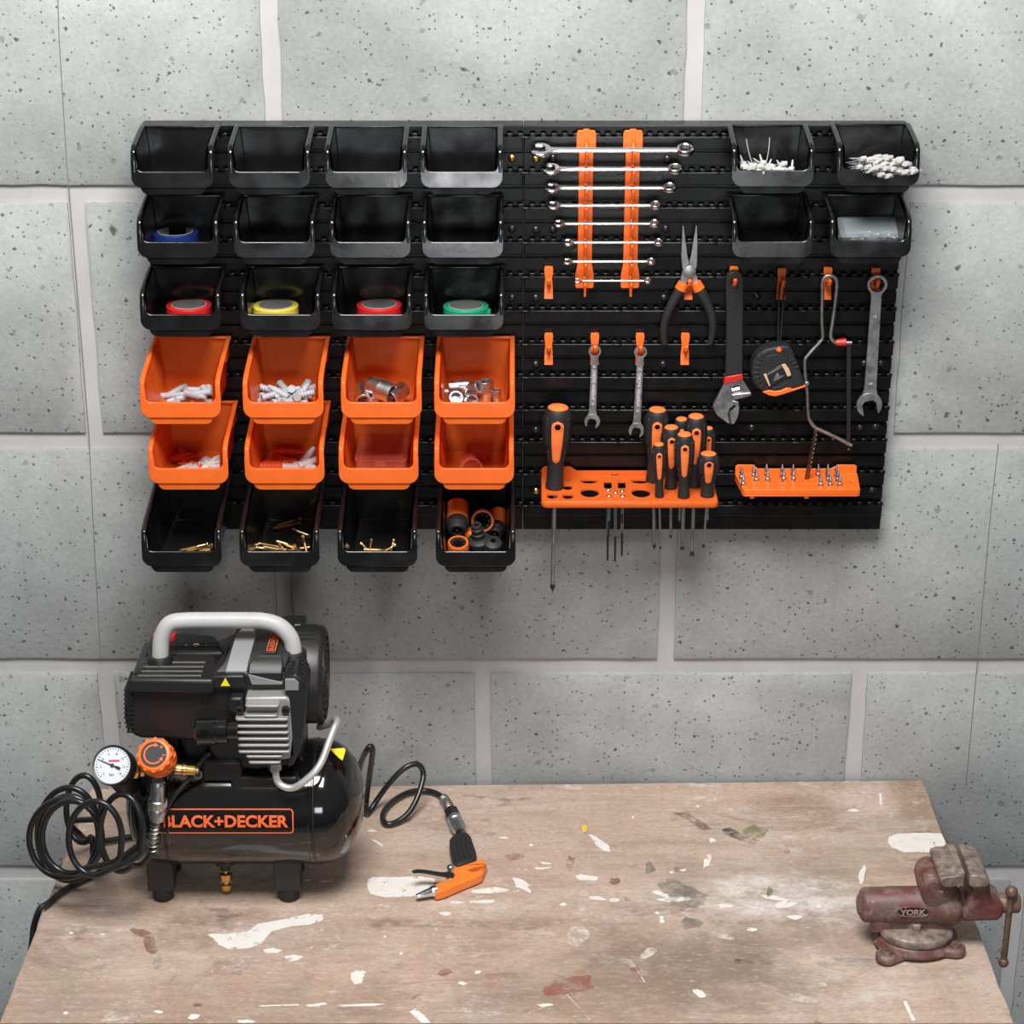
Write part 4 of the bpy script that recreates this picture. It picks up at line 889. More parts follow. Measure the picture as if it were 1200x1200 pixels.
for q, s in (([(922,160),(900,200),(866,258),(836,325),(820,400),(824,480)], 1), ([(1000,160),(1024,200),(1056,260),(1080,330),(1086,400),(1070,478)], -1)):
    pts = z7(q, YP - .002); k = mpp(pts[0])
    mb = MB(); mb.tube(pts, [(k*6.6, .0060), (k*6.6, .0062), (k*5.8, .0060), (k*5.2, .0056), (k*4.6, .0050), (k*3.4, .0036)], n=16, sub=8, flat=(1, 0, 0)); g = mb.build('handle_grip', 'rubber', t)
    mb = MB(); a, b = pts[0], pts[1]; mb.tube([a.lerp(b, -.35), a.lerp(b, .55)], [(k*6.9, .0064), (k*7.2, .0066)], n=16, smooth=False, flat=(1, 0, 0)); mb.build('grip_band', 'orange_hook', g)

# adjustable wrench
YA = HY - .013; z8 = lambda q: [(820 + x/3.75, 300 + y/3.75) for x, y in q]
t = thing('adjustable_wrench', 'adjustable wrench with long black grip hanging head down', 'wrench', W(860, 320, YA))
mb = MB(); mb.vprism(z8([(118,92),(126,78),(145,68),(170,70),(186,82),(194,105),(194,180),(191,300),(189,520),(112,532),(116,400),(117,250),(114,130)]), YA - .004, .011, [z8([(150+14*math.cos(q*.6283), 116+14*math.sin(q*.6283)) for q in range(10)])])
mb.build('grip', 'rubber', t, bevel=.0028, seg=3)
mb = MB(); mb.vprism(z8([(112,532),(190,518),(190,545),(105,566)]), YA - .0045, .012); mb.build('grip_band', 'red_plastic', t, bevel=.001)
mb = MB(); mb.vprism(z8([(105,564),(190,543),(208,572),(228,602),(222,616),(150,634),(160,652),(136,668),(126,684),(134,738),(118,733),(80,706),(62,680),(58,655),(66,640)]), YA - .002, .008, [z8([(135,575),(172,566),(182,598),(146,606)])]); mb.build('fixed_head', 'steel', t, bevel=.0014, seg=3)
mb = MB(); mb.vprism(z8([(143,636),(172,640),(176,668),(170,706),(152,740),(137,740),(129,690),(158,664)]), YA - .0035, .009); mb.vprism(z8([(140,610),(226,600),(230,612),(150,634)]), YA - .004, .010); mb.build('movable_jaw', 'satin_steel', t, bevel=.0012, seg=3)
mb = MB(); a, b = W(820+140/3.75, 300+592/3.75, YA), W(820+178/3.75, 300+583/3.75, YA); M = frame(a, b-a); l = (b-a).length
prof = []
for k in range(5): prof += [(.0034, l*k/5), (.0050, l*(k+.3)/5), (.0050, l*(k+.6)/5), (.0034, l*(k+.9)/5)]
mb.lathe(prof, M, 20); mb.build('worm_screw', 'chrome', t)

# tape measure
YT = HY - .006; z9 = lambda q: [(870 + x/13.33, 390 + y/13.33) for x, y in q]
t = thing('tape_measure', 'black tape measure with orange base hanging from a strap', 'tape measure', W(912, 440, YT))
mb = MB(); C = [(300,925),(215,850),(160,760),(140,640),(150,510),(190,410),(260,320),(370,255),(500,222),(620,205),(730,207),(790,290),(850,450),(925,640),(990,810),(860,880),(700,905),(500,925)]
mb.vprism(z9(C), YT - .022, .028); body = mb.build('case', 'rubber', t, bevel=.004, seg=4)
for k in range(9):
    a = R(132 + k*13.5); c = (560 + 395*math.cos(a), 590 - 365*math.sin(a)); d = (560 + 300*math.cos(a), 590 - 285*math.sin(a))
    p0, p1 = W(*z9([c])[0], YT - .0215), W(*z9([d])[0], YT - .0225)
    mb = MB(); mb.tube([p0, p1], [(.0013, .0013)]*2, n=8, smooth=False); mb.build('grip_rib', 'rubber', body)
for x0, y0, x1, y1 in ((740,440,800,410),(780,490,850,460),(815,555,880,525),(690,350,730,240),(640,350,665,230)):
    mb = MB(); mb.tube([W(*z9([(x0,y0)])[0], YT - .0225), W(*z9([(x1,y1)])[0], YT - .0218)], .0011, n=8, smooth=False); mb.build('grip_rib', 'rubber', body)
mb = MB(); mb.ring([(.0205, 0), (.0222, .0008), (.0235, 0)], frame(W(*z9([(510,600)])[0], YT - .0215), (0, -1, 0)), 40); mb.build('case_ring', 'rubber', body)
mb = MB(); mb.vprism(z9([(315,930),(400,898),(520,915),(600,905),(640,885),(690,862),(750,865),(790,885),(990,825),(985,850),(760,925),(640,965),(520,998),(420,985)]), YT - .0235, .027); mb.build('base_strip', 'orange_hook', t, bevel=.001)
mb = MB(); mb.vprism(z9([(520,270),(575,222),(618,262),(595,308),(560,305)]), YT - .0232, .01); mb.build('lock_button', 'orange_hook', t, bevel=.0008)
mb = MB(); mb.vprism(z9([(335,640),(625,490),(760,655),(430,845)]), YT - .0245, .002); cl = mb.build('belt_clip', 'dark_steel', t, bevel=.0006)
mb = MB(); mb.vprism(z9([(610,500),(670,487),(730,565),(765,665),(705,690),(660,590)]), YT - .0262, .002); mb.vprism(z9([(330,650),(372,640),(440,830),(418,842)]), YT - .0258, .0018); mb.build('clip_edge', 'wood_tan', cl, bevel=.0005)
mb = MB(); mb.vprism(z9([(372,648),(600,520),(615,540),(400,665)]), YT - .0252, .001); mb.vprism(z9([(480,735),(540,620),(580,660),(560,690),(650,670),(500,765)]), YT - .0255, .001); mb.build('clip_plate', 'steel', cl)
mb = MB(); mb.vprism(z9([(975,780),(1035,765),(1050,805),(1005,835),(990,812)]), YT - .013, .012); mb.build('tape_hook', 'satin_steel', t, bevel=.0005)
a = HP[916] + V((0, -.014, -.014)); b = W(870 + 572/13.33, 390 + 245/13.33, YT - .010)
mb = MB(); mb.tube([b + V((-.0012, 0, 0)), a + V((-.0035, 0, -.02)), a + V((-.003, 0, 0)), a + V((0, -.001, .0032)), a + V((.003, 0, 0)), a + V((.0022, 0, -.02)), b + V((.0012, 0, 0))], .0012, n=8, sub=6); mb.build('wrist_strap', 'rubber', t)

# junior hacksaw
YS = HY - .0145
t = thing('junior_hacksaw', 'junior hacksaw with bent wire frame hanging beside the large wrench', 'saw', W(970, 322, YS))
P = [(668,833),(600,797),(530,765),(505,752),(484,722),(476,690),(472,600),(463,520),(462,460),(472,440),(500,408),(528,378),(540,355),(536,280),(538,180),(538,118),(548,95),(568,86),(590,92),(602,115),(598,180),(585,280),(576,340),(578,362),(592,378),(608,381),(645,381),(668,381)]
pts = [W(820+x/3.75, 300+y/3.75, YS) for x, y in P]
mb = MB(); mb.tube(pts, .0024, n=12, sub=4); mb.build('wire_frame', 'satin_steel', t)
mb = MB(); mb.cyl(W(820+598/3.75, 300+381/3.75, YS), W(820+643/3.75, 300+378/3.75, YS), .0042, .0054, 20); mb.build('tension_sleeve', 'red_plastic', t, bevel=.0006)
mb = MB(); mb.vprism(z8([(646,372),(664,372),(662,838),(645,838)]), YS - .0005, .0010); mb.cyl(W(820+654/3.75, 300+850/3.75, YS-.002), W(820+654/3.75, 300+850/3.75, YS+.002), .0016)
mb.build('blade', 'dark_steel', t)

# drill bit and bits in the holder
TZB = W(935, 553, HY).z - .001
zt = W(862, 552.5, HY).z; 
t = thing('bit_holder', 'orange bit holder shelf at the lower right of the panel', 'tool holder', W(935, 566, HY))
tops = [(160,930),(172,918),(232,918),(256,932),(575,934),(600,916),(680,916),(690,930),(706,1020)]
x0, x1 = W(861.5, 553, HY).x, W(1003.5, 553, HY).x; zs_ = W(900, 553.5, HY).z
fr = WZ(936, 574, zs_)
mb = MB()
o = [(x0, HY), (x0 - .0005, HY - .004), (WZ(870, 574, zs_).x + .001, fr.y + .003), (WZ(873, 574, zs_).x, fr.y), (WZ(1004, 573, zs_).x, fr.y), (WZ(1008, 573, zs_).x, fr.y + .003), (x1 + .0008, HY - .004), (x1, HY)]
holes = []
for j, yy in enumerate((.25, .50, .75)):
    for i in range(16):
        cx = x0 + (x1 - x0) * (.10 + .80*i/15); cy = HY + (fr.y - HY) * yy; h = .0024
        holes.append([(cx - h, cy - h), (cx + h, cy - h), (cx + h, cy + h), (cx - h, cy + h)])
cxs = WZ(996, 564, zs_); holes = [h for h in holes if abs(h[0][0] + .0024 - cxs.x) > .012]
cr = .0022; holes.append([(cxs.x + a*cr, cxs.y + b*cr) for a, b in ((-3,-1),(-1,-1),(-1,-3),(1,-3),(1,-1),(3,-1),(3,1),(1,1),(1,3),(-1,3),(-1,1),(-3,1))])
mb.prism(o, .0075, Matrix.Translation((0, 0, zs_ - .0075)), holes)
mb.prism(o, .0016, Matrix.Translation((0, 0, zs_ - .0095)))
bk = [(x0, zs_ - .009), (x1, zs_ - .009), (x1, zs_ + .009), (x1 - .003, zs_ + .011), (W(982,553,HY).x, zs_ + .011), (W(973,553,HY).x, zs_ + .0055), (W(888,553,HY).x, zs_ + .0055), (W(882,553,HY).x, zs_ + .011), (x0 + .003, zs_ + .011), (x0, zs_ + .009)]
mb.prism(bk, .0026, Matrix(((1,0,0,0),(0,0,-1,HY + .001),(0,1,0,0),(0,0,0,1))))
for q in (WZ(882, 574, zs_).x, WZ(946, 574, zs_).x): mb.box((q, fr.y + .004, zs_ - .011), (.006, .005, .004))
mb.build('holder_shelf', 'orange_hook', t, bevel=.0006)
def bit(px, py, label):
    p = WZ(px, py, zs_); p.z = zs_ - .007; r = .0031; mb = MB()
    mb.lathe([(r, 0), (r, .0110), (r*.72, .0118), (r*.72, .0135), (r*.98, .0142), (r*.98, .0165), (r*.60, .0185), (r*.45, .0215), (.0006, .0235)], Matrix.Translation(p), 6)
    tag(mb.build('screwdriver_bit', 'satin_steel', loc=p, bevel=.0002), label, 'screwdriver bit', 'bits in the orange holder')
BITS = [(183,978,'back bit of the leftmost pair'),(190,1008,'front bit of the leftmost pair'),(237,970,'back bit of the second pair'),(248,990,'front bit of the second pair'),(292,965,'back bit in the third column'),(297,988,'front bit in the third column'),
        (361,966,'back bit in the fourth column'),(368,985,'front bit in the fourth column'),(409,966,'back bit left of the drill bit'),(411,985,'front bit left of the drill bit'),(519,966,'back bit first right of the drill bit'),(530,1010,'front bit first right of the drill bit'),
        (561,966,'back bit in the middle column right of the drill'),(563,988,'middle bit in the middle column right of the drill'),(572,1010,'front bit in the middle column right of the drill'),(600,968,'back bit of the rightmost column'),(606,988,'middle bit of the rightmost column'),(614,1010,'front bit of the rightmost column')]
for x, y, l in BITS: bit(820 + x/3.75, 300 + y/3.75, 'steel ' + l + ' in orange holder')
a = WZ(820 + 470/3.75, 300 + 980/3.75, zs_); b = W(820 + 514/3.75, 300 + 748/3.75, a.y)
mb = MB(); l = (b - a).length; M = frame(a, b - a); n = 60; vs = []; fs = []
for i in range(n + 1):
    z = l*(.22 + .72*i/n); tw = 2*math.pi*4.2*i/n; k = 1.0 if i < n - 3 else (n - i)/3.2 + .05
    for j in range(12):
        q = 2*math.pi*j/12; r = .0031*k*(1 if abs(math.sin(q)) > .45 else .55); vs.append((r*math.cos(q + tw), r*math.sin(q + tw), z))
for i in range(n):
    for j in range(12): k = (j+1) % 12; fs.append((i*12+j, i*12+k, (i+1)*12+k, (i+1)*12+j))
fs.append(tuple(range(12))[::-1]); fs.append(tuple(n*12 + j for j in range(12)))
mb.add(vs, fs, M); mb.lathe([(.0030, -.004), (.0030, l*.23)], M, 16)
mat('bronze_steel', (0.20, 0.15, 0.11), 0.38, 1.0)
tag(mb.build('drill_bit', 'bronze_steel', loc=a, ang=25), 'twist drill bit standing in the orange bit holder', 'drill bit')

# screwdriver tray
TZ = W(740, 556.5, HY).z; FY = WZ(735, 587.5, TZ).y
x0, x1 = W(635, 556, HY).x, W(834, 556, HY).x; xf0, xf1 = WZ(635.5, 587, TZ).x, WZ(841, 587, TZ).x
z7b = lambda x, y: (600 + x/4.615, 440 + y/4.615)
mb = MB()
o = [(x0, HY), (xf0, FY + .006)] + [(xf0 + .006 - .006*math.cos(R(a)), FY + .006 - .006*math.sin(R(a))) for a in (30, 60, 90)]
o += [(xf1 - .006 + .006*math.sin(R(a)), FY + .006 - .006*math.cos(R(a))) for a in (0, 30, 60)] + [(xf1, FY + .006), (x1, HY)]
holes = []
def eh(x, y, rx, ry):
    p = WZ(*z7b(x, y), TZ); k = mpp(p); holes.append(circ(p.x, p.y, rx/4.615*k, 20, ry=ry/4.615*k/math.sin(R(21.5))))
for x, y, rx, ry in ((218,652,31,15),(302,653,31,15),(416,571,50,13),(420,633,51,25),(692,571,50,13),(697,634,52,25),(230,610,34,12),(300,604,28,15),(297,563,18,6),(797,645,26,12),(928,645,28,12),(1055,640,30,12),(862,590,30,11),(760,563,30,10),(985,590,28,11)): eh(x, y, rx, ry)
for x in (516, 591):
    a, b, c, d = (WZ(*z7b(x + q[0], q[1]), TZ) for q in ((-20, 570), (22, 570), (24, 610), (-18, 610))); holes.append([(v.x, v.y) for v in (a, b, c, d)])
for x, y in ((520,629),(560,642),(597,635),(525,661),(598,662)):
    p = WZ(*z7b(x, y), TZ); holes.append(circ(p.x, p.y, .0028, 10))
t = thing('screwdriver_tray', 'orange screwdriver tray shelf with round holes under the wrenches', 'tool holder', (0.06, HY, TZ))
mb.prism(o, .0030, Matrix.Translation((0, 0, TZ - .003)), holes)
sk = lambda k: [(a + (0.0025 if a < .05 else -.0025)*k, b + .0025*k) for a, b in o]
inner = [(min(max(a, x0 + .0028), max(xf1, x1) - .0028), max(b, FY + .0028)) for a, b in o]
# front and side skirt
pts = [V((a, b, TZ - .0045)) for a, b in o]
mb.tube(pts, [(.0046, .0014)]*len(pts), n=8, smooth=False, flat=(0, 0, 1))
mb.prism([(x0, TZ - .009), (x1, TZ - .009), (x1, TZ + .006), (W(676, 548, HY).x, TZ + .006), (W(668, 548, HY).x, TZ + .012), (x0 + .003, TZ + .012), (x0, TZ + .009)], .0026, Matrix(((1,0,0,0),(0,0,-1,HY + .001),(0,1,0,0),(0,0,0,1))))
mb.build('tray_shelf', 'orange_plastic', t, bevel=.0006)

def screwdriver(cap, wd, base, tip, sw, label, flat=False, vis=True):
    b = WZ(*z7b(*base), TZ); b.z = TZ + .0008; top = W(*z7b(*cap), b.y); k = mpp(b); d = top - b; h = d.length + .004*0; Rr = wd/2/4.615*k
    M = frame(b, d, (1, 0, 0)); t = thing('screwdriver', label, 'screwdriver', b, 'orange and black screwdrivers')
    pr = [(.66, 0), (.655, .04), (.60, .10), (.585, .22), (.64, .34), (.78, .46), (.93, .58), (.985, .68), (1.0, .80), (.96, .90), (.86, .955), (.76, .975)]
    def rad(f):
        for (r0, f0), (r1, f1) in zip(pr, pr[1:]):
            if f0 <= f <= f1: return Rr * (r0 + (r1-r0)*(f-f0)/(f1-f0))
        return Rr*pr[-1][0]
    mb = MB(); mb.lathe([(Rr*.4, -.0005), (Rr*.6, 0)] + [(Rr*r, h*f) for r, f in pr], M, 36)
    hd = mb.build('handle', 'rubber', t, ang=50)
    mb = MB(); mb.lathe([(Rr*.74, h*.968), (Rr*.73, h*.985), (Rr*.62, h*1.0), (Rr*.35, h*1.012), (.0003, h*1.016)], M, 32); mb.build('end_cap', 'grip_orange', t)
    def strip(a0, f0, f1, hw, lift, m, name, par, rnd_=True):
        mb = MB(); vs = []; fs = []; N = 22; K = 8
        for lay in (0, 1):
            for i in range(N + 1):
                f = f0 + (f1 - f0)*i/N; e = min(i, N - i)/N
                e2 = min(1, max(.001, math.sqrt(max(0, 1 - (1 - min(1, e/.12))**2)))) if rnd_ else 1
                wdt = hw*Rr*e2 * (0.80 + .20*f/f1)
                for j in range(K + 1):
                    u = -1 + 2*j/K; ang = a0 + u*wdt/Rr; r = rad(f) + (lift*min(1, e2*1.2)*(1 - .5*u**4) if lay else -lift)
                    vs.append((r*math.sin(ang), r*math.cos(ang)*1, h*f))
        m_ = (N+1)*(K+1)
        for i in range(N):
            for j in range(K):
                a = i*(K+1)+j; fs.append((m_+a, m_+a+1, m_+a+K+2, m_+a+K+1))
        mb.add(vs, fs, M @ SW)
        return mb.build(name, m, par, ang=60)
    # local +y of the frame: turn so that angle 0 faces the room
    yl = (M.to_3x3().inverted() @ V((0, -1, 0))); a_ = math.atan2(yl.x, yl.y); SW = Matrix.Rotation(-a_, 4, 'Z')
    ins = strip(0, .33, .865, .44, .0012, 'grip_orange', 'handle_insert', t)
    for a0, f0, f1, hw in ((R(52), .52, .90, .22), (R(-52), .52, .90, .22), (R(50), .34, .48, .16), (R(-50), .34, .48, .16), (R(92), .52, .9, .22), (R(-92), .52, .9, .22)): strip(a0, f0, f1, hw, .0015, 'rubber', 'grip_pad', hd)
    f = .80; p = M @ (SW @ V((0, rad(f) + .0009, h*f))); n_ = (M.to_3x3() @ (SW.to_3x3() @ V((0, 1, 0))))
    mb = MB(); mb.lathe([(Rr*.24, -.001), (Rr*.24, .0004)], frame(p, n_), 20); o = mb.build('hang_hole', 'hole_black', ins)
    mb = MB(); mb.ring([(Rr*.23, -.0005), (Rr*.23, .0007), (Rr*.30, .0008), (Rr*.34, -.0002)], frame(p, n_), 24); mb.build('hole_rim', 'grip_orange', ins)
    e = W(*z7b(*tip), b.y); rs = sw/2/4.615*k
    dn = (e - b); mb = MB(); mb.cyl(b + d.normalized()*.002, b + dn*.93, rs, rs, 16); mb.build('shaft', 'steel', t)
    mb = MB(); T = frame(b + dn*.93, dn); q = dn.length*.07
    if flat:
        mb.add([(-rs, -rs*.8, 0), (rs, -rs*.8, 0), (rs, rs*.8, 0), (-rs, rs*.8, 0), (-rs*1.25, -.0004, q), (rs*1.25, -.0004, q), (rs*1.25, .0004, q), (-rs*1.25, .0004, q)], [(3,2,1,0),(4,5,6,7),(0,1,5,4),(1,2,6,5),(2,3,7,6),(3,0,4,7)], frame(b + dn*.93, dn, (1, 0, 0)))
    else:
        mb.lathe([(rs*1.08, 0), (rs*1.08, q*.45), (rs*.55, q*.8), (rs*.25, q)], T, 8)
    mb.build('tip', 'dark_steel', t)
    return t
screwdriver((250, 165), 150, (230, 608), (219, 1166), 25, 'largest screwdriver with orange and black handle, alone at the tray left end')
screwdriver((787, 178), 122, (763, 572), (770, 938), 19, 'tall screwdriver standing at the back left of the screwdriver group')
screwdriver((918, 230), 84, (912, 566), (905, 800), 14, 'screwdriver half hidden in the back row of the group')
screwdriver((862, 274), 100, (858, 609), (859, 880), 16, 'middle screwdriver of the group, just left of the front one')
screwdriver((996, 214), 112, (984, 600), (974, 975), 20, 'tall thick screwdriver at the back right of the group', flat=True)
screwdriver((1062, 280), 66, (1058, 566), (1057, 795), 17, 'screwdriver at the far right back, mostly hidden by the thick one')
screwdriver((794, 367), 73, (797, 657), (802, 942), 12, 'slim small screwdriver at the front left of the group')
screwdriver((933, 312), 100, (928, 659), (921, 942), 20, 'screwdriver standing at the front centre of the group', flat=True)
screwdriver((1063, 418), 112, (1055, 652), (1036, 930), 13, 'stubby screwdriver at the front right end of the tray', flat=True)
for x, y, ty, lab in ((520, 629, 1000, 'slim steel rod with a shiny head at the left of the tray centre'), (560, 642, 1005, 'slim steel rod with a shiny head at the middle of the tray centre'), (597, 635, 975, 'slim steel rod with a shiny head at the right of the tray centre'),
                      (525, 661, 860, 'short slim steel rod at the front left of the tray centre'), (598, 662, 800, 'short slim steel rod at the front right of the tray centre')):
    p = WZ(*z7b(x, y), TZ); e = W(*z7b(x - 3, ty), p.y); t = thing('precision_driver', lab, 'screwdriver', p, 'slim steel rods in the tray centre')
    mb = MB(); mb.lathe([(.0026, -.006), (.0031, .0004), (.0031, .0030), (.0024, .0038), (.0008, .0040)], Matrix.Translation(p), 16)
    q = p.lerp(e, .62); mb.cyl(p, q, .0021, .0020, 12); mb.build('shank', 'chrome', t)
    mb = MB(); mb.cyl(q, e, .0016, .0013, 10); mb.build('tip', 'dark_steel', t)

# ------------------------------------------------------------------ air compressor
C0 = V((W(287, 938, -0.275).x, -0.275, 0)); TC = W(287, 938, -0.275); TCZ = TC.z; TR = 0.0800
comp = thing('air_compressor', 'black and grey air compressor with orange lettering standing on the bench', 'air compressor', (TC.x, TC.y, BENCH))
xl, xr = W(150, 938, -.275).x, W(426.5, 938, -.275).x
MX = lambda x: Matrix(((0,0,1,x),(1,0,0,TC.y),(0,1,0,TCZ),(0,0,0,1)))       # local z along +x
mb = MB(); L = xr - xl
prof = []
for k in range(9): a = R(90*k/8); prof.append((max(.0005, TR*math.sin(a)**.85), .052*(1-math.cos(a))))
prof += [(TR, .060), (TR + .0009, .061), (TR + .0009, .064), (TR, .065)]
pr2 = [(r, L - z) for r, z in prof[::-1]]
mb.lathe(prof + pr2, MX(xl), 72, caps=True); mb.build('tank', 'gloss_black', comp, ang=30)
mb = MB()
for x in (xr - .058, xl + .058): mb.ring([(TR, -.001), (TR + .0012, -.0005), (TR + .0012, .0005), (TR, .001)], MX(x), 64)
mb.build('tank_seam', 'comp_black', comp)
# lettering wrapped round the front of the tank
def on_tank(px, py0):
    return W(px, py0, TC.y - TR*.95)
def wrapM(vs, x0, a0, lift): return [V((x0 + v.x, TC.y - (TR + lift)*math.cos(a0 + v.y/TR), TCZ + (TR + lift)*math.sin(a0 + v.y/TR))) for v in vs]
def hit(px, py):
    d = ray(px, py); o = CAM; oy, oz = o.y - TC.y, o.z - TCZ; a = d.y**2 + d.z**2; b = 2*(oy*d.y + oz*d.z); c = oy*oy + oz*oz - TR*TR
    t = (-b - math.sqrt(b*b - 4*a*c))/(2*a); p = o + d*t; return p.x, math.atan2(p.z - TCZ, -(p.y - TC.y))
xa, aa = hit(184, 962); xb, ab = hit(344, 962); _, at = hit(264, 947.5); _, ab_ = hit(264, 976.5); am = (at + ab_)/2
hh = (at - ab_)*TR; ww = xb - xa
mb = MB()
O = rrect(-ww/2, -hh/2, ww/2, hh/2, .005, 6); I = rrect(-ww/2+.0016, -hh/2+.0016, ww/2-.0016, hh/2-.0016, .0036, 6); n = len(O)
dens = lambda q: [(q[i][0] + (q[(i+1) % len(q)][0] - q[i][0])*k/6, q[i][1] + (q[(i+1) % len(q)][1] - q[i][1])*k/6) for i in range(len(q)) for k in range(6)]
O = dens(O); I = dens(I); n = len(O)
mb.add(wrapM([V((*p, 0)) for p in O + I], (xa+xb)/2, am, .0004), [(i, (i+1) % n, n + (i+1) % n, n + i) for i in range(n)])
vs, fs = text2d('BLACK+DECKER', hh*.50, W(338, 962, TC.y-TR).x - W(190, 962, TC.y-TR).x, .035)
mb.add(wrapM(vs, (hit(190, 962)[0] + hit(338, 962)[0])/2, am, .0004), fs)
mb.build('nameplate_print', 'print_orange', comp, smooth=False, norm=True)
# brackets and rubber feet
for px in (190, 338):
    for k, y in ((0, -.3035), (1, -.236)):
        x = W(px, 1045, -.31).x; s = -1 if k == 0 else 1
        mb = MB(); zt = TCZ - TR*.62; zb = BENCH + .017
        mb.prism([(y - .013, zb), (y + .013, zb), (y + .013, zt + (.02 if k == 0 else -.004)), (y - .013, zt + (-.002 if k == 0 else .02))], .034, Matrix(((0,0,1,x-.017),(1,0,0,0),(0,1,0,0),(0,0,0,1))))
        br_ = mb.build('foot_bracket', 'comp_black', comp, bevel=.002)
        mb = MB(); mb.lathe([(.0125, 0), (.0135, .002), (.0135, .0175)], Matrix.Translation((x, y, BENCH + .0011)), 28); mb.build('rubber_foot', 'rubber', br_)
# drain valve
x = W(266, 1010, -.28).x; mb = MB(); z0 = TCZ - TR
mb.lathe([(.0135, .008), (.0135, -.003), (.006, -.004), (.006, -.014)][::-1], Matrix.Translation((x, TC.y - .020, z0 + .004)), 24); dv = mb.build('drain_boss', 'comp_black', comp)
mb = MB(); mb.lathe([(.0028, -.0435), (.0070, -.043), (.0078, -.041), (.0078, -.035), (.0048, -.034), (.0048, -.029), (.0082, -.028), (.0082, -.019), (.004, -.018), (.004, -.010)], Matrix.Translation((x, TC.y - .020, z0 + .004)), 12)
mb.build('drain_valve', 'brass', dv)

# pump unit ------------------------------------------------------------
FYc = -.33
zT = W(200, 795, FYc).z
mb = MB()                                                     # motor cover at left
mb.vprism([(147,812),(152,800),(160,796),(238,794),(246,800),(250,860),(240,868),(165,866),(155,862),(149,850)], FYc, .115); mb.build('motor_cover', 'comp_black', comp, bevel=.006, seg=4)
mc = comp.children[-1]
for i in range(10):
    py = 809 + 5.4*i; a = W(146.5 + max(0, i-6)*1.1, py, FYc + .006); b = W(156, py, FYc - .0015)
    mb = MB(); mb.tube([a + V((0, .05, 0)), a, b], .0017, n=8, smooth=False); mb.build('cooling_slot', 'comp_black', mc)
tz = zT + .004
def top_block(px, Z, h, name, m, par=comp, bevel=.003):
    mb = MB(); mb.hprism(px, Z, h); return mb.build(name, m, par, bevel=bevel, seg=3)
shoulder = top_block([(150,796),(176,764),(250,764),(256,780),(250,797)], zT + .004, .02, 'motor_shoulder', 'comp_black', comp, .004)
for q in range(4):
    a, b = WZ(162 + 2.5*q, 792 - 5.2*q, zT + .0045), WZ(236 + 1.5*q, 792 - 5.2*q, zT + .0045)
    mb = MB(); mb.tube([a, b], [(.0018, .0012)]*2, n=8, smooth=False); mb.build('cover_rib', 'comp_black', shoulder)
for q in range(5):
    a, b = WZ(156 + 4.4*q, 789 - 4.0*q, zT + .0045), WZ(166 + 4*q, 786 - 3.6*q, zT + .005)
    mb = MB(); mb.tube([a, b], .0016, n=8, smooth=False); mb.build('cover_rib', 'comp_black', shoulder)
pn = top_block([(170,764),(176,745),(214,741),(252,744),(262,764)], zT + .008, .045, 'control_panel', 'comp_black', comp, .004)
for q in range(3):
    mb = MB(); mb.tube([WZ(206, 763 - 3*q, zT + .0085), WZ(254, 763 - 3*q, zT + .0085)], .0012, n=8, smooth=False); mb.build('panel_rib', 'comp_black', pn)
p0 = WZ(180, 751, zT + .006); p1 = WZ(206, 747, zT + .006); mb = MB()
M = Matrix.Translation((p0 + p1)/2); w_ = (p1 - p0).length
mb.prism(rrect(-w_/2, -.012, w_/2, .012, .011, 8), .009, M); mb.build('power_switch', 'red_plastic', pn, bevel=.002)
mb = MB()
for px, txt in ((218, 'O'), (241, 'I')):
    p = WZ(px, 756.5, zT + .0086); vs, fs = text2d(txt, .0050, None, .02); mb.add(vs, fs, Matrix.Translation(p))
p = WZ(230, 756, zT + .0086); mb.ring([(.0026, 0), (.0038, 0), (.0038, .0003), (.0026, .0003)], Matrix.Translation(p), 20)
mb.build('switch_print', 'plug_white', pn, smooth=False)
mb = MB(); mb.lathe([(.0018, 0), (.0016, .0006)], Matrix.Translation(p), 16); mb.build('indicator_lamp', 'ink_red', pn)
# middle housing
mid = MB(); mid.vprism([(240,800),(262,790),(300,787),(336,793),(352,801),(357,830),(352,880),(340,898),(300,903),(258,898),(244,880)], FYc, .12)
mid = mid.build('pump_housing', 'comp_black', comp, bevel=.005, seg=3)
zm = W(290, 789, FYc).z
mb = MB(); vs = []
roof = [((238,792),zm-.002), ((262,758),zm+.020), ((272,742),zm+.030), ((302,741),zm+.030), ((345,752),zm+.022), ((352,772),zm+.008), ((350,798),zm-.001)]
top_block([(248,788.5),(262,762),(275,747),(300,746),(348,748),(353,770),(350,788.5)], zm - .001, .02, 'housing_top', 'comp_black', comp, .004)
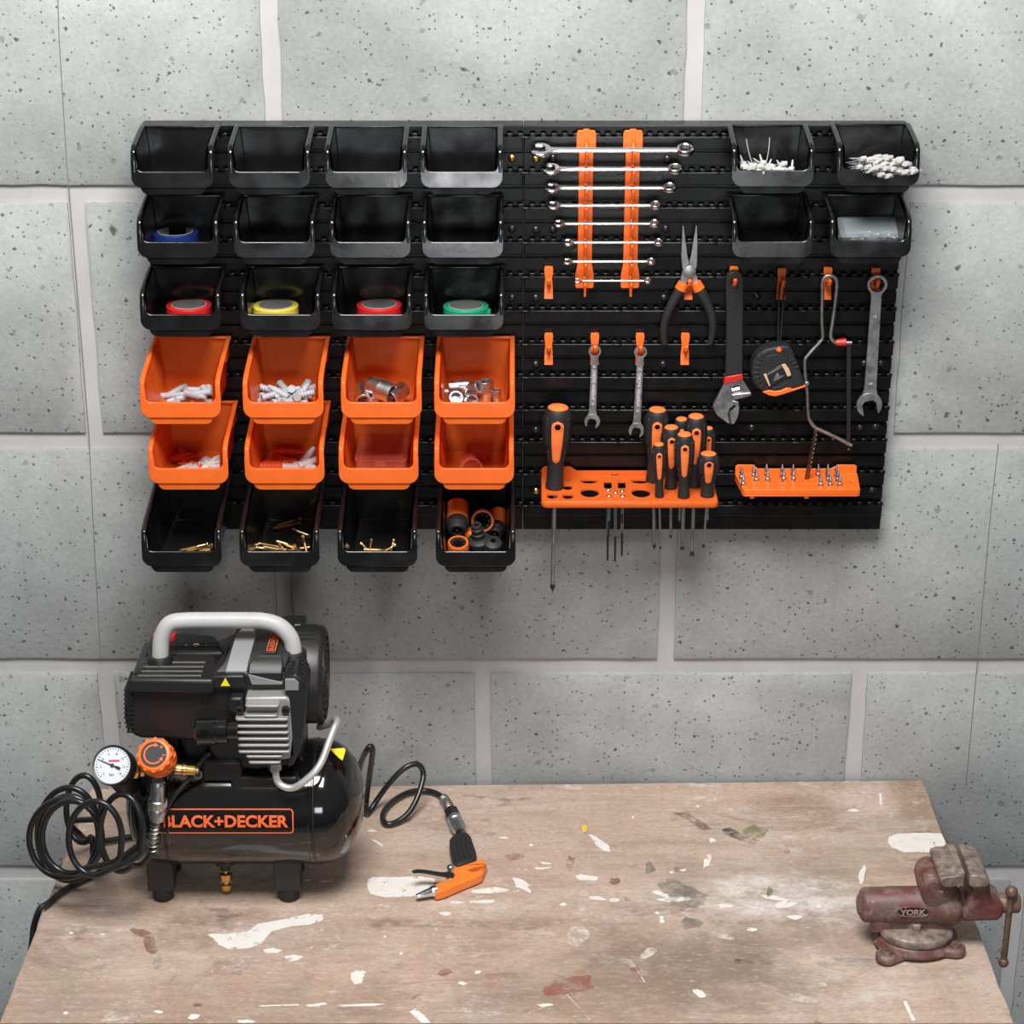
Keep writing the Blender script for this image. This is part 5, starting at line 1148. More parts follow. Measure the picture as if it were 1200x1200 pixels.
# raised ridge over the band and hump beside it
def slab(corners, th, name, m, par=comp, bevel=.001):         # a bent plate through measured points (px, py, height), thick downwards
    P = [WZ(x, y, z) for x, y, z in corners]; n = len(P)
    mb = MB(); vs = P + [p - V((0, 0, th)) for p in P]
    fs = [tuple(range(n)), tuple(range(n, 2*n))[::-1]] + [(i, (i+1) % n, n + (i+1) % n, n + i) for i in range(n)]
    mb.add(vs, fs); return mb.build(name, m, par, bevel=bevel)
def strip_plate(rows, th, name, m, par=comp, bevel=.0008):    # rows of (left px, right px, py, height) from front to back
    mb = MB(); vs = []; fs = []; n = len(rows)
    for l, r, y, z in rows: a, b = WZ(l, y, z), WZ(r, y, z); vs += [a, b, a - V((0, 0, th)), b - V((0, 0, th))]
    for i in range(n - 1):
        a, b = 4*i, 4*i + 4; fs += [(a, a+1, b+1, b), (a+2, b+2, b+3, a+3), (a, b, b+2, a+2), (a+1, a+3, b+3, b+1)]
    fs += [(0, 2, 3, 1), (4*n-4, 4*n-3, 4*n-1, 4*n-2)]
    mb.add(vs, fs); return mb.build(name, m, par, bevel=bevel)
strip_plate([(250,330,789.5,zm-.0015), (262,336,776,zm+.008), (270,344,757,zm+.019), (276,346,738,zm+.025), (282,344,722,zm+.023)], .02, 'housing_crown', 'comp_black', comp, .002)
strip_plate([(264,289,786.5,zm+.0022), (267,291,776,zm+.0098), (272.5,296,757,zm+.0208), (277,300.5,742,zm+.0255), (284,297,736,zm+.0266)], .003, 'grey_band', 'comp_grey', comp)
strip_plate([(290,331,789,zm+.0030), (291,332,779,zm+.0115), (295,332,772,zm+.0150), (303,330,766,zm+.0190)], .010, 'crown_block', 'comp_black', comp, .002)
mb = MB(); mb.vprism([(290.5,790.5),(331,800.5),(331,802.5),(295,802.5)], FYc - .0075, .012); mb.build('grey_insert', 'comp_grey', comp, bevel=.0005)
lb = strip_plate([(311,323,764.5,zm+.0200), (315.5,327.5,750,zm+.0240), (319,330,738,zm+.0268)], .004, 'logo_plate', 'ink_black', comp)
P0, P1 = WZ(317, 764, zm + .0206), WZ(324.5, 738, zm + .0276); d = (P1 - P0); M = frame((P0 + P1)/2 + V((0, 0, .0006)), V((0, -d.z, d.y)).normalized() if d.y > 0 else (0, 0, 1), d)
vs, fs = text2d('BLACK+DECKER', .0060, d.length*.86, .01); mb = MB(); mb.add(vs, fs, M)
O = rrect(-d.length*.48, -.0056, d.length*.48, .0056, .001, 3); I = rrect(-d.length*.48+.0009, -.0047, d.length*.48-.0009, .0047, .0008, 3); n = len(O)
mb.add([(x, y, 0) for x, y in O + I], [(i, (i+1) % n, n + (i+1) % n, n + i) for i in range(n)], M); mb.build('logo_print', 'print_orange', lb, smooth=False)
# right-hand shroud with ribs and the fan cover
sh = MB(); sh.vprism([(333,796),(346,790),(354,796),(360,806),(357,850),(352,880),(344,898),(336,900),(340,860),(338,818)], FYc - .022, .11); sh = sh.build('shroud', 'comp_black', comp, bevel=.003, seg=3)
strip_plate([(332,352,799,zm-.001), (333,352,786,zm+.003), (336,354,770,zm+.006), (338,352,762,zm+.006)], .012, 'shroud_top', 'comp_black', comp, .002)
for q in range(6):
    y = 791 - 4.2*q; zz = zm + .0030 + .0007*q
    mb = MB(); mb.tube([WZ(338 + .5*q, y, zz), WZ(350 + .6*q, y, zz), WZ(357 + .9*q, y + 9, zz - .002)], .0013, n=8, smooth=False); mb.build('shroud_rib', 'comp_black', sh)
mb = MB(); mb.vprism([(334,796),(345,795.5),(350,800),(350,809.5),(334,809.5)], FYc - .0235, .003); mb.build('grey_corner', 'comp_grey', comp, bevel=.0008)
fx0, fx1 = W(345, 790, -.25).x, W(382, 790, -.25).x; fc = W(365, 790, -.25); FR_ = .062
FM = Matrix(((0,0,1,fx0),(1,0,0,-.25),(0,1,0,fc.z),(0,0,0,1))); wl = fx1 - fx0
mb = MB(); mb.lathe([(FR_*.96, 0), (FR_, .003), (FR_, wl - .006), (FR_*.97, wl - .002), (FR_*.93, wl), (FR_*.90, wl - .001), (FR_*.88, wl - .004)], FM, 56); fcov = mb.build('fan_cover', 'comp_black', comp, ang=30)
mb = MB()
for r in (.2, .36, .52, .68, .82): mb.ring([(FR_*r - .0014, wl - .003), (FR_*r + .0014, wl - .003), (FR_*r + .0010, wl + .0006), (FR_*r - .0010, wl + .0006)], FM, 48)
for k in range(10):
    a = 2*math.pi*k/10; mb.add(*(lambda m: ([m @ V(v) for v in ((FR_*.12,-.0012,wl-.002),(FR_*.9,-.0012,wl-.002),(FR_*.9,.0012,wl-.002),(FR_*.12,.0012,wl-.002),(FR_*.12,-.0012,wl+.0004),(FR_*.9,-.0012,wl+.0004),(FR_*.9,.0012,wl+.0004),(FR_*.12,.0012,wl+.0004))], [(3,2,1,0),(4,5,6,7),(0,1,5,4),(1,2,6,5),(2,3,7,6),(3,0,4,7)]))(FM @ Matrix.Rotation(a, 4, 'Z')))
mb.build('fan_grille', 'rubber', fcov)
mb = MB()
for k in range(9):
    a = R(70 + 8*k) ; c = FM @ V((FR_*1.0*math.cos(math.pi - a) , FR_*math.sin(a), wl*.45))
    mb.box((0, 0, 0), (wl*.5, .0016, .0022), Matrix.Translation(c))
mb.build('fan_rib', 'comp_black', fcov)
mb = MB(); b0 = W(340, 724, -.21); mb.box((b0.x + .006, -.215, b0.z - .03), (.028, .03, .06)); mb.build('rear_block', 'comp_black', comp, bevel=.003)
# warning labels
def tri(px, Y, name, m, par, inner=None):
    mb = MB(); mb.vprism(px, Y, .0006); return mb.build(name, m, par)
mb = MB(); mb.vprism([(246,797),(252,792.5),(286,792),(287,806),(282,808),(241,807)], FYc - .008, .02); wb = mb.build('label_block', 'comp_black', comp, bevel=.002)
tri([(264,794.5),(269.5,804),(258.5,804)], FYc - .0087, 'warning_label', 'yellow', wb)
# cylinder head with fins
HYc = -.352
mb = MB(); mb.vprism([(287,818),(336,817),(341,821),(347,886),(340,890),(298,893),(290,880)], HYc, .03); hd = mb.build('cylinder_head', 'cast_alu', comp, bevel=.003, seg=3)
for i, (l, r, y) in enumerate(((287,327,826),(286,325,837.5),(275.5,338,841.5),(276,338,849.5),(276.5,338.5,857),(277,339,864.5),(278,339.5,872),(279,340,879.5),(288,331,885),(291,329,892))):
    a = W(l, y, HYc - .010); b = W(r, y, HYc - .010); w_ = b.x - a.x; dep = .024
    mb = MB(); mb.prism(rrect(a.x, HYc - .012, b.x, HYc + .012, .0035, 4), .0034, Matrix.Translation((0, 0, a.z - .0034))); mb.build('cooling_fin', 'cast_alu', hd, bevel=.0012, seg=3)
for px, py in ((281, 831), (335, 831)):
    p = W(px, py, HYc - .0005); mb = MB(); mb.lathe([(.0052, 0), (.0052, .005), (.0030, .0052), (.0030, .002), (.0002, .002)], frame(p, (0, -1, 0)), 20); mb.build('head_bolt', 'rubber', hd)
mb = MB(); mb.vprism([(266,824),(270,818),(284,818),(288,836),(276,838),(266,834)], HYc + .004, .03); mb.build('head_port', 'comp_black', comp, bevel=.003)
# intake silencer
a, b = W(229, 857, -.365), W(268, 856, -.365); l = (b-a).length
mb = MB(); mb.lathe([(.0125, 0), (.0165, .003), (.0168, l*.5), (.0172, l*.52), (.0172, l*.62), (.0160, l*.64), (.0160, l*.98), (.0110, l), (.0110, l*1.3)], frame(a, b-a), 32); fi = mb.build('intake_silencer', 'gloss_black', comp)
mb = MB(); p = W(239, 860, -.365 - .0160); mb.lathe([(.0052, -.001), (.0052, .0012)], frame(p, (0, -1, .12)), 20); mb.build('intake_hole', 'hole_black', fi)
mb = MB(); mb.box((W(262, 900, -.32).x, -.31, W(262, 893, -.31).z), (.05, .05, .03)); mb.box((W(312, 905, -.31).x, -.30, W(312, 903, -.30).z), (.085, .07, .02)); mb.box((W(200, 868, -.29).x, -.27, W(200, 872, -.27).z), (.02, .03, .05))
mb.box((W(290, 870, -.26).x, -.265, TCZ + TR + .005), (.15, .07, .04)); mb.build('pump_mount', 'comp_black', comp, bevel=.004)
# handle
P = [(188,776,-.292), (188,764,-.292), (190,746,-.290), (199,731,-.288), (216,727.5,-.287), (250,727,-.287), (290,727,-.287), (310,728,-.287), (328,734,-.288), (340,747,-.290), (344,762,-.292), (344.5,774,-.292)]
pts = [W(*q) for q in P]; mb = MB(); mb.tube(pts, .0104, n=20, sub=7); mb.build('carry_handle', 'handle_grey', comp)
for px, py in ((188, 776), (344.5, 771)):
    p = W(px, py, -.292); mb = MB(); mb.lathe([(.0185, -.014), (.0165, -.002), (.0155, .0085), (.0145, .0100), (.0108, .0100)], Matrix.Translation(p), 28); mb.build('handle_socket', 'comp_black', comp)
# delivery pipe
P = [(322,892,-.352), (322.5,902,-.352), (325,915,-.353), (333,922,-.355), (344,923,-.357), (356,916,-.357), (370,903,-.353), (378,890,-.345), (386,868,-.332), (391,855,-.322), (395,846,-.310), (393,843,-.298), (384,849,-.285), (374,852,-.272)]
mb = MB(); mb.tube([W(*q) for q in P], .0045, n=14, sub=6); dp = mb.build('delivery_pipe', 'alu_tube', comp)
p = W(322, 897, -.352); mb = MB(); mb.lathe([(.0085, -.006), (.0085, .004), (.006, .005), (.006, .009)], Matrix.Translation(p), 6); mb.build('pipe_nut', 'satin_steel', dp, bevel=.0005)
mb = MB(); vs = []
for q in ((387,877.5),(403.5,876.5),(405,879),(401.5,891),(398,888.5)):
    d = ray(*q)                                              # the yellow triangle follows the domed tank end
    t = 2.2
    for _ in range(400):
        P_ = CAM + d*t; rr = math.hypot(P_.y - TC.y, P_.z - TCZ); u = (xr - P_.x); lim = TR if u > .052 else TR*max(0, math.sin(math.acos(max(-1, min(1, 1 - u/.052)))))**.85 if u > 0 else 0
        if rr < lim + .0012: break
        t += .001
    vs.append(CAM + d*(t - .002))
n_ = len(vs); mb.add(vs + [v + V((-.001, .001, -.001)) for v in vs], [tuple(range(n_)), tuple(range(n_, 2*n_))[::-1]] + [(i, (i+1) % n_, n_ + (i+1) % n_, n_ + i) for i in range(n_)]); mb.build('warning_label', 'yellow', comp, smooth=False)

# pressure regulator: gauge, knob, fittings
gc = W(132, 897, -.375); gn = V((-.10, -.80, .58)).normalized(); gx = V((1, 0, 0)) - gn * gn.x; GMx = frame(gc, gn, gx); GR = 24.0 * mpp(gc)
mb = MB(); mb.lathe([(GR*.80, -.028), (GR*.95, -.024), (GR, -.004), (GR, .002), (GR*.97, .0035), (GR*.91, .0030), (GR*.90, .0010)], GMx, 48); ga = mb.build('pressure_gauge', 'comp_black', comp, ang=30)
mb = MB(); mb.lathe([(GR*.90, .0010), (GR*.90, .0013)], GMx, 48); dl = mb.build('dial', 'white_dial', ga)
mb = MB(); tw = R(-20)
for i in range(29):
    a = R(225 - 270*i/28) + tw*0; r0, r1 = (.70, .84) if i % 4 == 0 else (.77, .84); c_, s_ = math.cos(a), math.sin(a); q = .0004
    mb.add([(GR*r0*c_ - q*s_, GR*r0*s_ + q*c_, .0015), (GR*r1*c_ - q*s_, GR*r1*s_ + q*c_, .0015), (GR*r1*c_ + q*s_, GR*r1*s_ - q*c_, .0015), (GR*r0*c_ + q*s_, GR*r0*s_ - q*c_, .0015)], [(3, 2, 1, 0)], GMx)
for i, tx in enumerate(('0', '2', '4', '6', '8', '10', '12', '14')):
    a = R(225 - 270*i/7); vs, fs = text2d(tx, .0030, None, .01); mb.add(vs, fs, GMx @ Matrix.Translation((GR*.58*math.cos(a), GR*.58*math.sin(a), .0015)))
vs, fs = text2d('bar', .0036, None, .01); mb.add(vs, fs, GMx @ Matrix.Translation((0, -GR*.45, .0015))); mb.build('dial_print', 'ink_black', dl, smooth=False)
mb = MB(); mb.box((GR*.08, GR*.22, .0016), (GR*.55, GR*.09, .0002), GMx); mb.build('dial_stripe', 'ink_red', dl)
na = R(157); mb = MB(); mb.prism([(-GR*.40, -.0010), (-GR*.40, .0010), (-.001, .0007), (GR*.78, .0003), (GR*.78, -.0003), (-.001, -.0007)], .0004, GMx @ Matrix.Translation((0, 0, .0026)) @ Matrix.Rotation(na, 4, 'Z'))
mb.prism([(-GR*.45, -.0017), (-GR*.45, .0017), (-GR*.2, .0013), (-GR*.2, -.0013)], .0004, GMx @ Matrix.Translation((0, 0, .0026)) @ Matrix.Rotation(na, 4, 'Z')); mb.lathe([(.0022, .0014), (.0022, .0036)], GMx, 16); mb.build('needle', 'ink_black', dl)
mb = MB(); p = W(146, 912, -.355); mb.cyl(gc - gn*.026, W(150, 918, -.33), GR*.86, GR*.72, 36); mb.build('gauge_body', 'comp_black', ga)
kc = W(180, 884, -.385); kn = V((-.06, -.74, .67)).normalized(); KM = frame(kc, kn, (1, 0, 0)); KR = 20.5*mpp(kc)
def lobes(r, d): return [(r*(1 + d*(1 if math.cos(12*t) > 0.2 else -.6))*math.cos(t), r*(1 + d*(1 if math.cos(12*t) > 0.2 else -.6))*math.sin(t)) for t in (2*math.pi*i/144 for i in range(144))]
mb = MB(); mb.prism(lobes(KR*1.0, .045), .010, KM @ Matrix.Translation((0, 0, -.012))); mb.prism(lobes(KR*1.04, .045), .012, KM @ Matrix.Translation((0, 0, -.024))); mb.lathe([(KR*.98, -.036), (KR*1.06, -.030), (KR*1.06, -.022)], KM, 48); mb.lathe([(KR*.99, -.004), (KR*.93, -.001), (KR*.80, -.0004)], KM, 48)
kb = mb.build('regulator_knob', 'orange_hook', comp, bevel=.0012)
mb = MB(); mb.lathe([(KR*.76, -.001), (KR*.75, .0002)], KM, 40); ks = mb.build('knob_disc', 'ink_black', kb)
mb = MB()
arc = [( .54*KR*math.cos(R(a)), .54*KR*math.sin(R(a)), .0005) for a in range(85, 325, 12)]
mb.tube([KM @ V(p) for p in arc], [(.0010, .0003)]*len(arc), n=6, smooth=False, flat=KM.to_3x3() @ V((1, 0, 0)))
for a, s in ((78, -1), (330, 1)):
    M = KM @ Matrix.Translation((.54*KR*math.cos(R(a)), .54*KR*math.sin(R(a)), .0004)) @ Matrix.Rotation(R(a + 90*s), 4, 'Z'); mb.prism([(.0030, 0), (-.0020, .0026), (-.0020, -.0026)], .0003, M)
for tx, px_, py_ in (('+', .42, .42), ('-', .60, -.05)):
    vs, fs = text2d(tx, .0040 if tx == '+' else .0012, .0040, .015); mb.add(vs, fs, KM @ Matrix.Translation((KR*px_, KR*py_, .0005)))
mb.build('knob_print', 'print_orange', ks, smooth=False)
mb = MB(); a, b = W(150, 903, -.355), W(166, 903, -.350); mb.lathe([(.0095, 0), (.0105, .002), (.0105, .011), (.0095, .013), (.008, .014), (.008, .020)], frame(a, b-a), 6); mb.build('brass_nut', 'brass', comp, bevel=.0008)
a, b = W(200, 901, -.352), W(232, 903, -.345); l = (b-a).length
mb = MB(); mb.lathe([(.009, -.004), (.009, .004)], frame(a, b-a), 20); mb.build('elbow', 'comp_black', comp)
mb = MB(); mb.lathe([(.0066, .003), (.0072, l*.12), (.0072, l*.38), (.0062, l*.40), (.0078, l*.42), (.0078, l*.55), (.0066, l*.57), (.0066, l*.86), (.0040, l*.88), (.0040, l)], frame(a, b-a), 20); sv = mb.build('safety_valve', 'brass', comp)
mb = MB(); mb.ring([(.0040, -.0006), (.0052, -.0006), (.0052, .0006), (.0040, .0006)], frame(W(232, 908, -.345), (.5, -.8, .1)), 20); mb.build('pull_ring', 'satin_steel', sv)
mb = MB(); mb.cyl(W(183, 905, -.335), W(184, 926, -.335), .0155, .0125, 24); mb.cyl(W(183, 903, -.338), W(186, 898, -.26), .0125, .0125, 20); mb.build('regulator_body', 'comp_black', comp)
mb = MB(); mb.tube([W(236, 893, -.335), W(222, 912, -.345), W(205, 932, -.352), W(195, 950, -.354)], .0028, n=10, sub=6); mb.tube([W(236, 893, -.335), W(246, 884, -.325)], .0034, n=10, smooth=False); mb.build('sensing_tube', 'rubber', comp)

mat('hose_black', (0.012, 0.012, 0.0125), 0.30, spec=0.55)
# ------------------------------------------------------------------ air hose, power cord and blow gun
cp0, cp1 = W(185, 918, -.362), W(184, 961, -.362)
hose = thing('air_hose', 'coiled black air hose looped at the compressor left side and behind it', 'hose', (W(110, 1000, -.3).x, -.3, BENCH))
zo = lambda x, y: (20 + x/5.4545, 860 + y/5.4545)
pts = []
def loop(cx, cy, rx, ry, Y0, Y1, a0, a1, n=16):              # measured loop, screen angle from 3 o'clock going down
    for i in range(n):
        t = i/n; a = R(a0 + (a1-a0)*t); x, y = zo(cx + rx*math.cos(a), cy + ry*math.sin(a)); pts.append(W(x, y, Y0 + (Y1-Y0)*t - .010*math.cos(a)))
pts += [W(*zo(868, 690), -.362), W(*zo(864, 740), -.362), W(*zo(840, 790), -.362), W(*zo(790, 838), -.362)]
loop(668, 632, 136, 246, -.372, -.392, 60, 420)
loop(500, 668, 170, 236, -.392, -.372, 60, 420)
loop(350, 660, 190, 232, -.365, -.345, 60, 420)
loop(310, 668, 232, 252, -.345, -.325, 60, 420)
loop(330, 648, 190, 250, -.320, -.300, 60, 420)
loop(330, 640, 200, 296, -.295, -.275, 60, 420)
loop(425, 480, 110, 214, -.265, -.235, 60, 400, 14)
pts += [W(*zo(345, 560), -.225), W(*zo(400, 640), -.21), W(*zo(490, 690), -.185), W(160, 988, -.16), W(230, 985, -.13), W(320, 968, -.125), W(396, 945, -.125)]
zz = lambda x, y: (400 + x/5.4545, 860 + y/5.4545)
R1 = [(100,262,.055),(130,170,.095),(165,100,.135),(190,80,.142),(200,110,.132),(190,200,.095),(172,330,.045),(158,440,.012),(158,510,.006),(185,490,.006),(240,405,.020),(320,300,.045),(400,222,.062),(470,192,.066),(512,215,.060),(524,265,.050),(512,330,.040),(480,420,.026),(430,505,.014),(360,560,.007),(300,578,.006),(268,555,.006),(272,500,.006),(320,440,.006),(400,388,.006),(470,366,.007),(540,364,.006),(600,378,.006),(645,405,.006),(665,430,.008)]
pts += [WZ(*zz(x, y), BENCH + h) for x, y, h in R1]
pts = [V((p.x, p.y, max(p.z, BENCH + .0062))) for p in pts]
mb = MB(); mb.tube(pts, .0040, n=12, sub=4); mb.build('tube', 'hose_black', hose)
d = cp1 - cp0; l = d.length; M = frame(cp0, d)
mb = MB(); mb.lathe([(.0075, -.004), (.0088, .001), (.0092, l*.02), (.0092, l*.36), (.0100, l*.40), (.0100, l*.42), (.0112, l*.44), (.0112, l*.62), (.0104, l*.66), (.0112, l*.70), (.0112, l*.82), (.0094, l*.86), (.0094, l*.98), (.0075, l)], M, 32); cpl = mb.build('quick_coupling', 'steel', hose)
mb = MB()
for k in range(28): q = 2*math.pi*k/28; mb.box((.0112*math.cos(q), .0112*math.sin(q), l*.53), (.0012, .0012, l*.16), M)
mb.build('knurled_sleeve', 'steel', cpl)
def spring(p0, p1, p2, r, turns, name, par, m='satin_steel'):
    q = []; N = turns*12
    for i in range(N + 1):
        t = i/N; c = p0*(1-t)**2 + p1*2*t*(1-t) + p2*t*t; tg = (p1-p0)*(1-t) + (p2-p1)*t; F_ = frame(c, tg, (1, .2, .1)); a = 2*math.pi*turns*t; q.append(F_ @ V((r*math.cos(a), r*math.sin(a), 0)))
    mb = MB(); mb.tube(q, .0008, n=6, smooth=False); return mb.build(name, m, par)
spring(W(*zo(885, 545), -.362), W(*zo(882, 640), -.362), W(*zo(866, 760), -.362), .0058, 8, 'strain_spring', hose)
mb = MB(); mb.tube([cp1, W(*zo(880, 620), -.362), W(*zo(868, 700), -.362)], .0046, n=12, sub=5); mb.build('hose_tail', 'satin_steel', cpl)
cord = thing('power_cord', 'black power cord running off the bench left edge behind the hose', 'cord', WZ(75, 1035, BENCH))
e1 = WZ(62, 1052, BENCH + .005)
mb = MB(); mb.tube([WZ(190, 968, BENCH + .006), WZ(150, 1000, BENCH + .006), WZ(115, 1023, BENCH + .006), WZ(90, 1035, BENCH + .006), WZ(70, 1047, BENCH + .0065), WZ(56, 1059, BENCH + .0066), WZ(47, 1065, BENCH + .0055), W(40, 1084, WZ(53, 1063, BENCH).y), W(38, 1102, WZ(53, 1063, BENCH).y), W(35, 1137, WZ(53, 1063, BENCH).y), W(35, 1260, WZ(53, 1063, BENCH).y)], .0042, n=12, sub=6); mb.build('cable', 'rubber', cord)

gun = thing('blow_gun', 'orange air blow gun with black grip lying at the hose end', 'blow gun', WZ(530, 1030, BENCH))
zg = lambda q: [zz(x, y) for x, y in q]
GZ = BENCH + .0145
mb = MB(); mb.hprism(zg([(705,852),(735,838),(868,796),(905,804),(930,822),(928,830),(900,896),(870,910),(760,955),(655,1000),(606,1012),(592,1000),(580,968),(640,945),(700,922),(728,905)]), GZ, .0125, [zg([(805,868),(850,848),(905,835),(915,845),(900,862),(862,876),(835,880)])])
mb.build('body', 'gun_orange', gun, bevel=.003, seg=3)
mb = MB(); a = WZ(*zz(590, 1004), BENCH + .0115); b = WZ(*zz(478, 1040), BENCH + .0085); d = b-a; l = d.length
mb.lathe([(.0072, -.004), (.0072, l*.05), (.0060, l*.20), (.0056, l*.22), (.0034, l*.92), (.0026, l), (.0014, l), (.0012, l*.9)], frame(a, d), 24); mb.build('nozzle', 'chrome', gun)
mb = MB(); mb.hprism(zg([(690,668),(720,632),(805,622),(830,650),(862,745),(868,795),(735,840),(715,800),(696,730)]), BENCH + .0185, .0155); gr = mb.build('grip', 'rubber', gun, bevel=.004, seg=3)
for x0, y0, x1, y1 in ((735,670,765,800),(765,660,795,795),(795,655,828,785)):
    mb = MB(); mb.tube([WZ(*zz(x0, y0), BENCH + .0188), WZ(*zz((x0+x1)/2 - 4, (y0+y1)/2), BENCH + .0190), WZ(*zz(x1, y1), BENCH + .0188)], .0012, n=8); mb.build('grip_rib', 'rubber', gr)
mb = MB(); lv = [(716,905),(690,898),(655,900),(600,892),(540,882),(490,878),(460,884)]
mb.tube([WZ(*zz(x, y), BENCH + .016 + .002*i) for i, (x, y) in enumerate(lv)], [(.0018, .0055), (.0018, .0055), (.0016, .0052), (.0014, .0046), (.0014, .0042), (.0014, .0040), (.0012, .0028)], n=10, sub=5, flat=(0, 0, 1)); mb.build('trigger_lever', 'dark_steel', gun)
mb = MB(); a = WZ(*zz(690, 925), BENCH + .012); b = WZ(*zz(698, 860), BENCH + .016); mb.cyl(a, b, .0042, .0042, 16); mb.ball(b, .0058, 14); mb.ball(a, .0050, 14); mb.build('valve_pin', 'chrome', gun)
a = WZ(*zz(700, 492), BENCH + .0105); b = WZ(*zz(764, 632), BENCH + .0115); d = b-a; l = d.length
mb = MB(); mb.lathe([(.0060, -.002), (.0085, 0), (.0105, l*.03), (.0105, l*.36), (.0085, l*.38)], frame(a, d), 6); mb.build('hose_nut', 'dark_steel', gun, bevel=.0006)
mb = MB(); mb.lathe([(.0082, l*.34), (.0100, l*.37), (.0100, l*.50), (.0088, l*.52), (.0088, l*.55), (.0104, l*.58), (.0104, l*.80), (.0090, l*.84), (.0076, l*1.02)], frame(a, d), 24); mb.build('coupling_collar', 'steel', gun)
spring(WZ(*zz(652, 412), BENCH + .007), WZ(*zz(680, 440), BENCH + .008), a, .0064, 9, 'strain_spring', gun)

# ------------------------------------------------------------------ bench vice
def vise_mat():
    m = bpy.data.materials.new('vise_paint'); m.use_nodes = True; nt = m.node_tree; L = nt.links.new; b = nt.nodes['Principled BSDF']
    g = node(nt, 'ShaderNodeNewGeometry')
    def nz(s, d=5):
        n = node(nt, 'ShaderNodeTexNoise'); n.inputs['Scale'].default_value = s; n.inputs['Detail'].default_value = d; n.inputs['Roughness'].default_value = .7; L(g.outputs['Position'], n.inputs['Vector']); return n.outputs[0]
    cur = None
    def lay(f, lo, hi, amt, col):
        nonlocal cur
        r = node(nt, 'ShaderNodeMapRange'); L(f, r.inputs[0]); r.inputs[1].default_value = lo; r.inputs[2].default_value = hi; r.inputs[4].default_value = amt
        x = node(nt, 'ShaderNodeMix', data_type='RGBA'); L(r.outputs[0], x.inputs[0]); x.inputs[7].default_value = (*col, 1)
        if cur is None: x.inputs[6].default_value = (0.125, 0.034, 0.032, 1)
        else: L(cur, x.inputs[6])
        cur = x.outputs[2]
    lay(nz(22), .42, .58, .9, (0.115, 0.070, 0.056)); lay(nz(45), .48, .64, .75, (0.25, 0.18, 0.15)); lay(nz(90), .56, .66, .7, (0.09, 0.05, 0.04)); lay(nz(130), .62, .70, .8, (0.55, 0.47, 0.40))
    L(cur, b.inputs['Base Color']); b.inputs['Roughness'].default_value = .5
    bp = node(nt, 'ShaderNodeBump'); bp.inputs['Strength'].default_value = .35; bp.inputs['Distance'].default_value = .001; L(nz(220, 3), bp.inputs['Height']); L(bp.outputs[0], b.inputs['Normal'])
    MATS['vise_paint'] = m
vise_mat()
mat('cast_letter', (0.30, 0.20, 0.17), 0.5, var=0.2, vscale=150)
mat('rusty_iron', (0.17, 0.105, 0.075), 0.5, 0.35, var=0.35, vscale=120, bump=0.3, bscale=300)
mat('worn_jaw', (0.24, 0.185, 0.15), 0.5, 0.3, var=0.5, vscale=90, bump=0.3, bscale=250)
vz = lambda x, y: (960 + x/5, 960 + y/5)
VY = -.405                                                   # the screw axis runs level, parallel to the wall
vc = WZ(1074, 1096, BENCH)
vise = thing('bench_vice', 'old worn red bench vice bolted at the bench right edge', 'vice', (vc.x, vc.y, BENCH))
# footed base
def hull_foot(c, ang, r0, r1, w): pass
mb = MB(); zb = BENCH + .012
cx, cy = WZ(*vz(560, 700), zb).x, VY - .008; q = []
feet = [WZ(*vz(395, 786), zb), WZ(*vz(795, 744), zb)]; feet = [feet[0], feet[1], V((feet[1].x - .004, 2*cy - feet[1].y - .004, zb)), V((feet[0].x + .006, 2*cy - feet[0].y - .010, zb))]
ctr = V((cx, cy, zb)); N = len(feet)
for i, f in enumerate(feet):
    d = (f - ctr); a0 = math.atan2(d.y, d.x)
    for k in range(9): a = a0 - R(85) + R(170)*k/8; q.append((f.x + .0135*math.cos(a), f.y + .0135*math.sin(a)))
    nx = feet[(i+1) % N]; m = (f + nx)/2; e = ctr + (m - ctr)*(.86 if abs((nx - f).x) > abs((nx - f).y) else .80); q.append((e.x, e.y))
mb.prism(q, .012, Matrix.Translation((0, 0, BENCH + .0012)))
mb.lathe([(.052, 0), (.047, .010), (.044, .014)], Matrix.Translation((cx, cy, BENCH + .0045)) @ Matrix.Diagonal((1.0, .80, 1, 1)), 48)
base = mb.build('base', 'vise_paint', vise, bevel=.004, seg=3)
for f in feet:
    mb = MB(); mb.lathe([(.0075, 0), (.0075, .002), (.0060, .0042), (.0002, .0048)], Matrix.Translation((f.x, f.y, BENCH + .012)), 24); mb.box((0, 0, .0046), (.0095, .0012, .0012), Matrix.Translation((f.x, f.y, BENCH + .012)) @ Matrix.Rotation(R(40), 4, 'Z')); mb.build('mounting_screw', 'rusty_iron', base)
mb = MB(); dz = BENCH + .0185; mb.lathe([(.0425, 0), (.0440, .003), (.0435, .008), (.040, .0110), (.0002, .0125)], Matrix.Translation((cx + .001, cy - .002, dz)) @ Matrix.Diagonal((1.03, .82, 1, 1)), 56); sw = mb.build('swivel_plate', 'worn_jaw', vise, ang=45)
p = WZ(*vz(566, 640), dz + .012); mb = MB(); mb.lathe([(.0115, -.003), (.0115, .0005)], Matrix.Translation(p), 28); mb.lathe([(.0080, 0), (.0080, .007), (.0068, .0085)], Matrix.Translation(p), 6); mb.build('lock_bolt', 'worn_jaw', sw, bevel=.0006)
